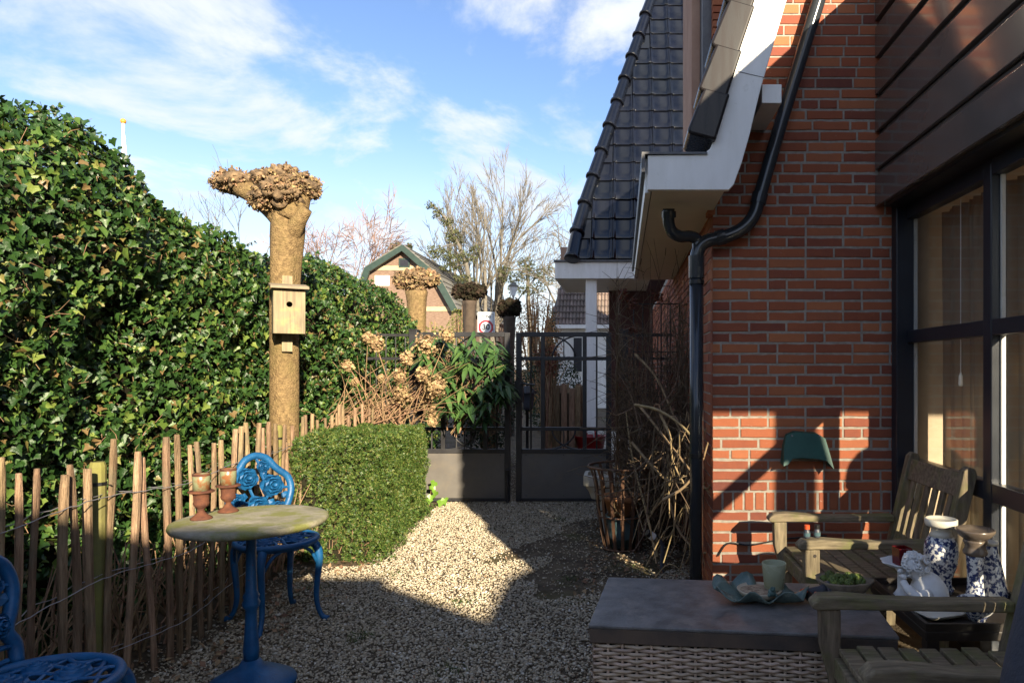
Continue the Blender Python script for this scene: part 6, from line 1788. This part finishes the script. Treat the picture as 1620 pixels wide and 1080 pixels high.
# ================================================================== TEAK ARMCHAIRS
def teak_chair():
    """faces -X in local space, origin on the floor below the seat centre"""
    root = thing('teak_armchair', '', '', (0, 0, 0), local=True)
    W = 0.29
    for s in (-1, 1):
        # back posts, raked and rounded at the top
        m = MB(); t = .026
        poly = [(0.235, 0.0), (0.295, 0.0), (0.315, 0.40), (0.435, 0.905), (0.425, 0.935), (0.395, 0.945), (0.372, 0.925), (0.255, 0.42)]
        m.prism_y(poly[::-1], s * W - t, s * W + t); m.build('back_post', M_TEAKV, root, bevel=.006)
        # curved front legs
        m = MB(); poly = [(-0.345, 0.0), (-0.285, 0.0), (-0.268, 0.16), (-0.270, 0.30), (-0.300, 0.44), (-0.300, 0.568), (-0.372, 0.568), (-0.368, 0.44), (-0.335, 0.32), (-0.330, 0.16)]
        m.prism_y(poly[::-1] if False else poly, s * W - t, s * W + t); m.build('front_leg', M_TEAKV, root, bevel=.006)
        # arm rest with rounded, slightly dropped front end
        m = MB(); top = [(-0.40, 0.590), (-0.375, 0.612), (-0.30, 0.616), (-0.15, 0.604), (0.05, 0.600), (0.285, 0.604)]; bot = [(0.285, 0.566), (0.05, 0.568), (-0.30, 0.570), (-0.385, 0.568), (-0.402, 0.575)]
        poly = bot + top
        wid = .036
        m.prism_y(poly, s * W - wid, s * W + wid); m.build('armrest', M_TEAK, root, bevel=.008, seg=3)
        m = MB(); m.box(-.28, .255, s * W - .014, s * W + .014, .345, .415); m.build('side_rail', M_TEAK, root, bevel=.004)
        m = MB(); m.lathe([(.008, 0), (.008, .001)], 10, (0, 0, 0))
        m = MB(); m.tube([(-.325, s * (W + .0265), .54), (-.325, s * (W + .0275), .54)], .008, 10); m.build('peg', M_DARKWOOD, root)
    m = MB(); m.box(-.325, -.295, -W + .027, W - .027, .335, .405); m.build('front_rail', M_TEAK, root, bevel=.004)
    for k in range(8):
        x = -0.31 + k * 0.072; z = .418 - .012 * math.sin(math.pi * k / 7)
        m = MB(); m.box(x, x + .058, -W - .012 if k in (1, 2, 3, 4, 5, 6) else -W + .03, W + .012 if k in (1, 2, 3, 4, 5, 6) else W - .03, z, z + .02); m.build('seat_slat', M_TEAK, root, bevel=.004)
    def bk(z): return 0.255 + (z - .42) * 0.2376
    m = MB(); m.prism_y([(bk(.80) + .012, .80), (bk(.80) + .042, .79), (bk(.90) + .042, .905), (bk(.90) + .012, .91)][::-1], -W + .026, W - .026); m.build('top_rail', M_TEAK, root, bevel=.005)
    m = MB(); m.prism_y([(bk(.46) + .012, .46), (bk(.46) + .042, .45), (bk(.52) + .042, .515), (bk(.52) + .012, .52)][::-1], -W + .026, W - .026); m.build('lower_rail', M_TEAK, root, bevel=.004)
    for k in range(6):
        y = -W + .085 + k * (2 * W - .17) / 5
        m = MB(); m.prism_y([(bk(.50) + .018, .50), (bk(.50) + .034, .495), (bk(.82) + .034, .82), (bk(.82) + .018, .825)][::-1], y - .021, y + .021); m.build('back_slat', M_TEAKV, root, bevel=.003)
    return root
tc = teak_chair()
tag(tc, 'weathered slatted teak armchair against the window beside the brick wall', 'armchair', group='weathered teak armchairs')
tc.location = (1.20, 3.52, 0); tc.rotation_euler = (0, 0, RAD(1.5))
tc2 = copy_tree(tc)
tag(tc2, 'weathered teak armchair cut off by the lower right edge of the picture', 'armchair', group='weathered teak armchairs')
tc2.location = (1.045, 2.125, 0); tc2.rotation_euler = (0, 0, RAD(-2))
# two bottles hanging about on the nearer arm of the far chair
def bottle(label, x, y, cap):
    root = thing('small_bottle', label, 'bottle', (x, y, .617), local=True)
    m = MB(); m.lathe([(0, 0), (.014, 0), (.015, .003), (.015, .028), (.011, .036), (.010, .040)], 16); m.build('bottle_body', M_GREYPLASTIC, root, smooth=True)
    m = MB(); m.lathe([(.0155, .008), (.0155, .024)], 16, caps=False); m.build('band', M_BLUEPOT, root)
    m = MB(); m.lathe([(.013, .040), (.013, .058), (.011, .060), (0, .060)], 14); m.build('cap', cap, root)
bottle('tiny bottle with a red cap on the arm of the far teak chair', .855, 3.225, M_ORANGE)
bottle('tiny bottle with a black cap on the arm of the far teak chair', .905, 3.235, M_BLACK)
# cable clipped along the bricks
m = MB(); m.tube(smooth_path([(0.56, WY - .012, .30), (.62, WY - .012, .375), (.75, WY - .012, .365), (.95, WY - .012, .40), (1.2, WY - .012, .42)], 5), .005, 6)
o = m.build('garden_cable', M_BLACK); tag(o, 'thin black cable running low along the brick wall', 'cable')

# folded parasol in its cover at the right edge
pc = thing('folded_parasol', 'folded parasol in a blue-grey cover leaning at the lower right edge', 'parasol', (0.92, 1.50, 0))
m = MB(); path = [(.92, 1.50, .18), (.92, 1.5, .3), (.945, 1.5, .7), (.985, 1.5, 1.0), (1.0, 1.5, 1.12)]
m.tube(smooth_path(path, 4), list(np.interp(np.linspace(0, 1, 17), [0, .15, .5, .85, 1], [.06, .12, .115, .075, .02])), 18); m.build('cover', M_COVER, pc, smooth=True)
m = MB(); m.tube([(.92, 1.5, 0.02), (.92, 1.5, .19)], .022, 12); m.build('pole', M_BLACKIRON, pc)
m = MB(); m.lathe([(.2, 0), (.2, .03), (.05, .05), (.03, .09), (0, .09)], 24, (.92, 1.5, 0)); m.build('foot', M_BLACKIRON, pc)

# ================================================================== BEHIND THE GATE
tb_ = thing('red_trug', 'red plastic trug bucket with pale handles on the porch edge', 'bucket', (-.52, 11.2, .05), local=True)
m = MB(); m.lathe([(0, 0), (.19, 0), (.20, .01), (.25, .26), (.262, .265), (.262, .275), (.24, .27), (.19, .02), (0, .015)], 28); m.build('tub', M_RED, tb_, smooth=True)
for s in (-1, 1):
    m = MB(); m.tube(smooth_path([(-.07, s * .25, .27), (-.05, s * .26, .35), (.05, s * .26, .35), (.07, s * .25, .27)], 4), .012, 8); m.build('handle', M_WHITE if s < 0 else M_RED, tb_, smooth=True)
ln = thing('post_lantern', 'black lantern on a short post behind the gate latch', 'lantern', (-1.32, 10.2, 0))
lx, ly = -1.40, 10.2
m = MB(); m.lathe([(.06, 0), (.03, .05), (.022, .1), (.022, .78), (.05, .80)], 14, (lx, ly, 0)); m.build('post', M_BLACKIRON, ln, smooth=True)
m = MB(); m.lathe([(.07, .80), (.085, .84), (.105, 1.04), (.10, 1.04)], 6, (lx, ly, 0)); m.build('glass_case', M_GREYPLASTIC, ln)
m = MB(); m.lathe([(.15, 1.04), (.14, 1.06), (.05, 1.14), (.02, 1.15), (.02, 1.18), (0, 1.19)], 8, (lx, ly, 0)); m.build('cap', M_BLACKIRON, ln)
sl = thing('slat_planter', 'tall wooden slat planter standing behind the right gate leaf', 'planter', (-.86, 11.0, 0))
for k in range(12):
    a = 2 * math.pi * k / 12; m = MB(); cx_, cy_ = -.93 + .24 * math.cos(a), 11.3 + .24 * math.sin(a)
    m.box(cx_ - .045, cx_ + .045, cy_ - .02, cy_ + .02, .0, 1.12 + .04 * math.sin(k * 2.3)); m.build('slat', M_PICKET, sl, bevel=.004)
m = MB(); m.lathe([(.2, .0), (.2, 1.0)], 20, (-.93, 11.3, 0)); m.build('soil_core', M_SOIL, sl)

# ================================================================== STREET BEYOND: SIGN, LAMP, HOUSES, FLAG POLE
def text_mesh(txt, size, mat, name, parent, loc, bold=0.0):
    cu = bpy.data.curves.new(name, 'FONT'); cu.body = txt; cu.size = size; cu.align_x = 'CENTER'; cu.align_y = 'CENTER'; cu.extrude = 0.002; cu.offset = bold
    o = bpy.data.objects.new(name, cu); COL.objects.link(o)
    dg = bpy.context.evaluated_depsgraph_get(); me = bpy.data.meshes.new_from_object(o.evaluated_get(dg))
    bpy.data.objects.remove(o); bpy.data.curves.remove(cu)
    me.materials.clear(); me.materials.append(mat)
    q = link(name, me, parent, Vector(loc) - ORG[parent.name], (RAD(90), 0, 0))
    return q
M_SIGNWHITE = pm('sign_white', (0.66, 0.70, 0.75), 0.4, scale=3)
M_SIGNRED = pm('sign_red', (0.42, 0.02, 0.035), 0.4, scale=3)
M_SIGNBLACK = pm('sign_black', (0.015, 0.017, 0.025), 0.4, scale=3)
SY = 24.0; sc_ = F_PX / SY; c = at(769, 513, SY)
sg = thing('zone_sign', 'white rectangular ZONE 30 speed sign above the gate', 'road sign', (c.x, SY, 0))
hw_, hh_ = 13.5 / sc_, 19.5 / sc_
m = MB(); m.box(c.x - hw_, c.x + hw_, SY, SY + .03, c.z - hh_, c.z + hh_); m.build('plate', M_SIGNWHITE, sg, bevel=.01)
m = MB(); b = .03
for (x0, x1, z0, z1) in ((c.x - hw_ + .03, c.x + hw_ - .03, c.z + hh_ - .06, c.z + hh_ - .04), (c.x + hw_ - .06, c.x + hw_ - .04, c.z - hh_ + .03, c.z + hh_ - .062), (c.x - hw_ + .04, c.x - hw_ + .06, c.z - hh_ + .03, c.z + hh_ - .062)): m.box(x0, x1, SY - .004, SY + .002, z0, z1)
m.build('border', M_SIGNBLACK, sg)
m = MB(); rc = Vector((c.x - .005, SY - .006, c.z - .10)); n = 40; vs = []
for r_, yy in ((.255, 0), (.185, 0), (.255, .006), (.185, .006)): vs += [(rc.x + r_ * math.cos(2 * math.pi * k / n), rc.y + yy, rc.z + r_ * math.sin(2 * math.pi * k / n)) for k in range(n)]
fs = []
for k in range(n):
    k2 = (k + 1) % n; fs += [(k, k2, n + k2, n + k), (2 * n + k2, 2 * n + k, k, k2) if False else (k2, k, 2 * n + k, 2 * n + k2), (n + k, n + k2, 3 * n + k2, 3 * n + k)]
m.add(vs, fs); m.build('red_ring', M_SIGNRED, sg)
text_mesh('30', 0.27, M_SIGNBLACK, 'number', sg, (rc.x, SY - .008, rc.z), 0.008)
text_mesh('ZONE', 0.13, M_SIGNBLACK, 'lettering', sg, (c.x, SY - .008, c.z + .27), 0.003)
m = MB(); m.tube([(c.x, SY + .06, 0), (c.x, SY + .06, c.z + hh_)], .03, 10); m.build('pole', M_WIRE, sg)
LY = 31.0; c = at(812, 460, LY)
sl = thing('street_lamp', 'grey street lamp with lantern head right of the pollards', 'street lamp', (c.x, LY, 0))
m = MB(); m.lathe([(.07, 0), (.05, 1.0), (.035, c.z - .30), (.06, c.z - .26), (.06, c.z - .22)], 12, (c.x, LY, 0)); m.build('mast', M_WIRE, sl, smooth=True)
m = MB(); m.lathe([(.09, c.z - .22), (.19, c.z + .17), (.19, c.z + .18)], 12, (c.x, LY, 0)); m.build('lantern_glass', M_SIGNWHITE, sl)
m = MB(); m.lathe([(.25, c.z + .18), (.24, c.z + .21), (.10, c.z + .34), (.05, c.z + .37), (.03, c.z + .44), (0, c.z + .45)], 14, (c.x, LY, 0)); m.build('lantern_cap', M_GREYROOF, sl, smooth=True)

def gable_house():
    Y0, Y1 = 38.0, 56.0; s = F_PX / Y0
    def X(px): return (px - CX) / s
    def Z(py): return EYE - (py - CY) / s
    ap = (X(640), Z(394)); L1 = (X(585), Z(428)); L2 = (X(560), Z(500)); R1 = (X(693), Z(440)); R2 = (X(722), Z(492))
    root = thing('gabled_house', 'pale brick house with green-trimmed gambrel gable beyond the ivy', 'house', (ap[0], Y0, 0))
    m = MB(); m.prism_y([(L2[0], 0), (L2[0], L2[1]), L1, ap, R1, R2, (R2[0], 0)][::-1], Y0, Y1)
    m.build('wall', M_PALEBRICK, root)
    m = MB()
    for za, zb in ((Z(424) - .12, Z(424) + .12), (Z(488) - .14, Z(488) + .10)):
        xl_ = np.interp((za + zb) / 2, [L2[1], L1[1], ap[1]], [L2[0], L1[0], ap[0]]); xr_ = np.interp((za + zb) / 2, [R2[1], R1[1], ap[1]], [R2[0], R1[0], ap[0]])
        m.box(xl_ + .05, xr_ - .05, Y0 - .03, Y0 + .01, za, zb)
    m.build('stone_band', M_SAND, root)
    prs = [L2, L1, ap, R1, R2]
    def off(k):
        out_ = []
        for i, p in enumerate(prs):
            n_ = Vector((0, 0, 0))
            for a_, b_ in ((i - 1, i), (i, i + 1)):
                if a_ < 0 or b_ >= len(prs): continue
                d = Vector((prs[b_][0] - prs[a_][0], 0, prs[b_][1] - prs[a_][1])).normalized(); n_ += Vector((-d.z, 0, d.x))
            n_.normalize(); out_.append((p[0] + n_.x * k, p[1] + n_.z * k))
        return out_
    m = MB(); m.prism_y((off(-.17) + off(.17)[::-1]), Y0 - .45, Y0 - .30)
    m.build('barge_board', M_GREENTRIM, root)
    m = MB(); roofs = MB()
    for (a, b) in zip(prs[:-1], prs[1:]):
        d = Vector((b[0] - a[0], 0, b[1] - a[1])); Ld = d.length; d = d / Ld; nrm = Vector((-d.z, 0, d.x)); k = max(2, int(Ld / .34))
        for i in range(k):
            p = Vector((a[0], 0, a[1])) + d * Ld * i / k; q = Vector((a[0], 0, a[1])) + d * Ld * (i + 1.06) / k
            up_ = (b[1] > a[1]); h0, h1 = (.24, .19) if up_ else (.19, .24)
            roofs.prism_y([((p + nrm * .15).x, (p + nrm * .15).z), ((q + nrm * .15).x, (q + nrm * .15).z), ((q + nrm * h1).x, (q + nrm * h1).z), ((p + nrm * h0).x, (p + nrm * h0).z)], Y0 - .40, Y1 + .2)
    roofs.build('roof', M_GREYROOF, root)
    wx, wz = X(640), Z(416)
    m = MB(); m.box(wx - .30, wx + .30, Y0 - .06, Y0 - .01, wz - .25, wz + .25); w_ = m.build('window', M_GREENTRIM, root)
    m = MB(); m.box(wx - .22, wx + .22, Y0 - .075, Y0 - .062, wz - .17, wz + .17); m.build('pane', M_SIGNBLACK, w_)
    m = MB(); m.box(X(605) - .4, X(605) + .4, Y0 - .05, Y0 - .005, Z(452), Z(436)); m.build('window', M_WHITE, root)
    m = MB(); m.box(X(745) , X(758), 46, 48, 5.2, 5.9) if False else m.box(R1[0] - .1, R1[0] + .55, 44, 46.4, Z(463) + .4, Z(450) + 1.0); m.build('dormer', M_GREENTRIM, root)
M_PALEBRICK = pm('pale_brick_rows', (0.235, 0.165, 0.125), 0.9, (0.15, 0.10, 0.075), scale=5, stretch=(1.0, 1, 9), ramp=(0.42, 0.58), spec=0.2)
gable_house()

def pantile_house():
    Y0 = 24.5; s = F_PX / Y0
    def X(px): return (px - CX) / s
    def Z(py): return EYE - (py - CY) / s
    root = thing('pantiled_house', 'white cottage under old brown pantiles glimpsed beyond the porch', 'house', (X(900), Y0, 0))
    ze = Z(515)
    m = MB(); m.box(X(876), X(1010), Y0 + .25, Y0 + 5, 0, ze - .02); m.build('wall', M_WHITE, root)
    # roof slope facing us, made of pantile rolls
    top_z, top_y = Z(396) * 1.06, Y0 + 2.2
    x0b, x0t, x1 = X(867), X(896), X(1010)
    m = MB(); n = 26
    rows = 13
    for r_ in range(rows):
        t0, t1 = r_ / rows, (r_ + 1.08) / rows
        for k in range(n):
            xa = x0b + (x1 - x0b) * k / n; w = (x1 - x0b) / n
            xl = x0b + (x0t - x0b) * t0
            if xa < xl - .02: continue
            ya, yb = Y0 + (top_y - Y0) * t0, Y0 + (top_y - Y0) * t1; za, zb = ze + (top_z - ze) * t0, ze + (top_z - ze) * t1
            vs = []
            for (yy, zz_, l) in ((ya, za, .05), (yb, zb, 0.0)):
                for f, h in ((0, 0.0), (.25, .05), (.5, .07), (.75, .03), (1, 0)): vs.append((xa + w * f, yy - h - l, zz_ + (h + l) * .5))
            m.add(vs, [(i, i + 1, 6 + i, 5 + i) for i in range(4)])
    m.build('pantile_roof', M_PANTILE, root)
    m = MB(); m.add([(x0b, Y0 + .05, ze), (x1, Y0 + .05, ze), (x1, top_y + .05, top_z), (x0t, top_y + .05, top_z), (x0b, Y0 + 5, ze), (x1, Y0 + 5, ze)], [(0, 1, 2, 3), (3, 2, 5, 4), (0, 3, 4)]); m.build('roof_deck', M_GREYROOF, root)
    m = MB(); m.box(x0b - .05, x1, Y0 - .10, Y0 + .04, ze - .10, ze + .03); m.build('gutter', M_WHITE, root)
    m = MB(); m.box(X(905), X(922), Y0 + .20, Y0 + .26, 1.2, ze - .3); w_ = m.build('window', M_WHITE, root)
    m = MB(); m.box(X(907), X(920), Y0 + .17, Y0 + .198, 1.3, ze - .42); m.build('pane', M_SIGNBLACK, w_)
pantile_house()

FP = 34.0; c = at(195, 192, FP)
fp = thing('flag_pole', 'white flag pole with orange ball rising behind the ivy', 'flag pole', (c.x, FP, 0))
m = MB(); m.tube([(c.x, FP, 0), (c.x, FP, c.z - .1)], [.10, .065], 12); m.build('pole', M_WHITE, fp, smooth=True)
m = MB(); m.blob((c.x, FP, c.z), (.13, .13, .13), 1, 14, 10, 0); m.build('ball', M_ORANGEBALL if 'M_ORANGEBALL' in globals() else pm('orange_paint', (0.75, 0.30, 0.04), .4, scale=3), fp, smooth=True)
m = MB(); m.tube([(c.x + .05, FP - .05, c.z - .2), (c.x + .22, FP - .05, c.z - 1.9)], .015, 6); m.build('halyard', M_WIRE, fp)
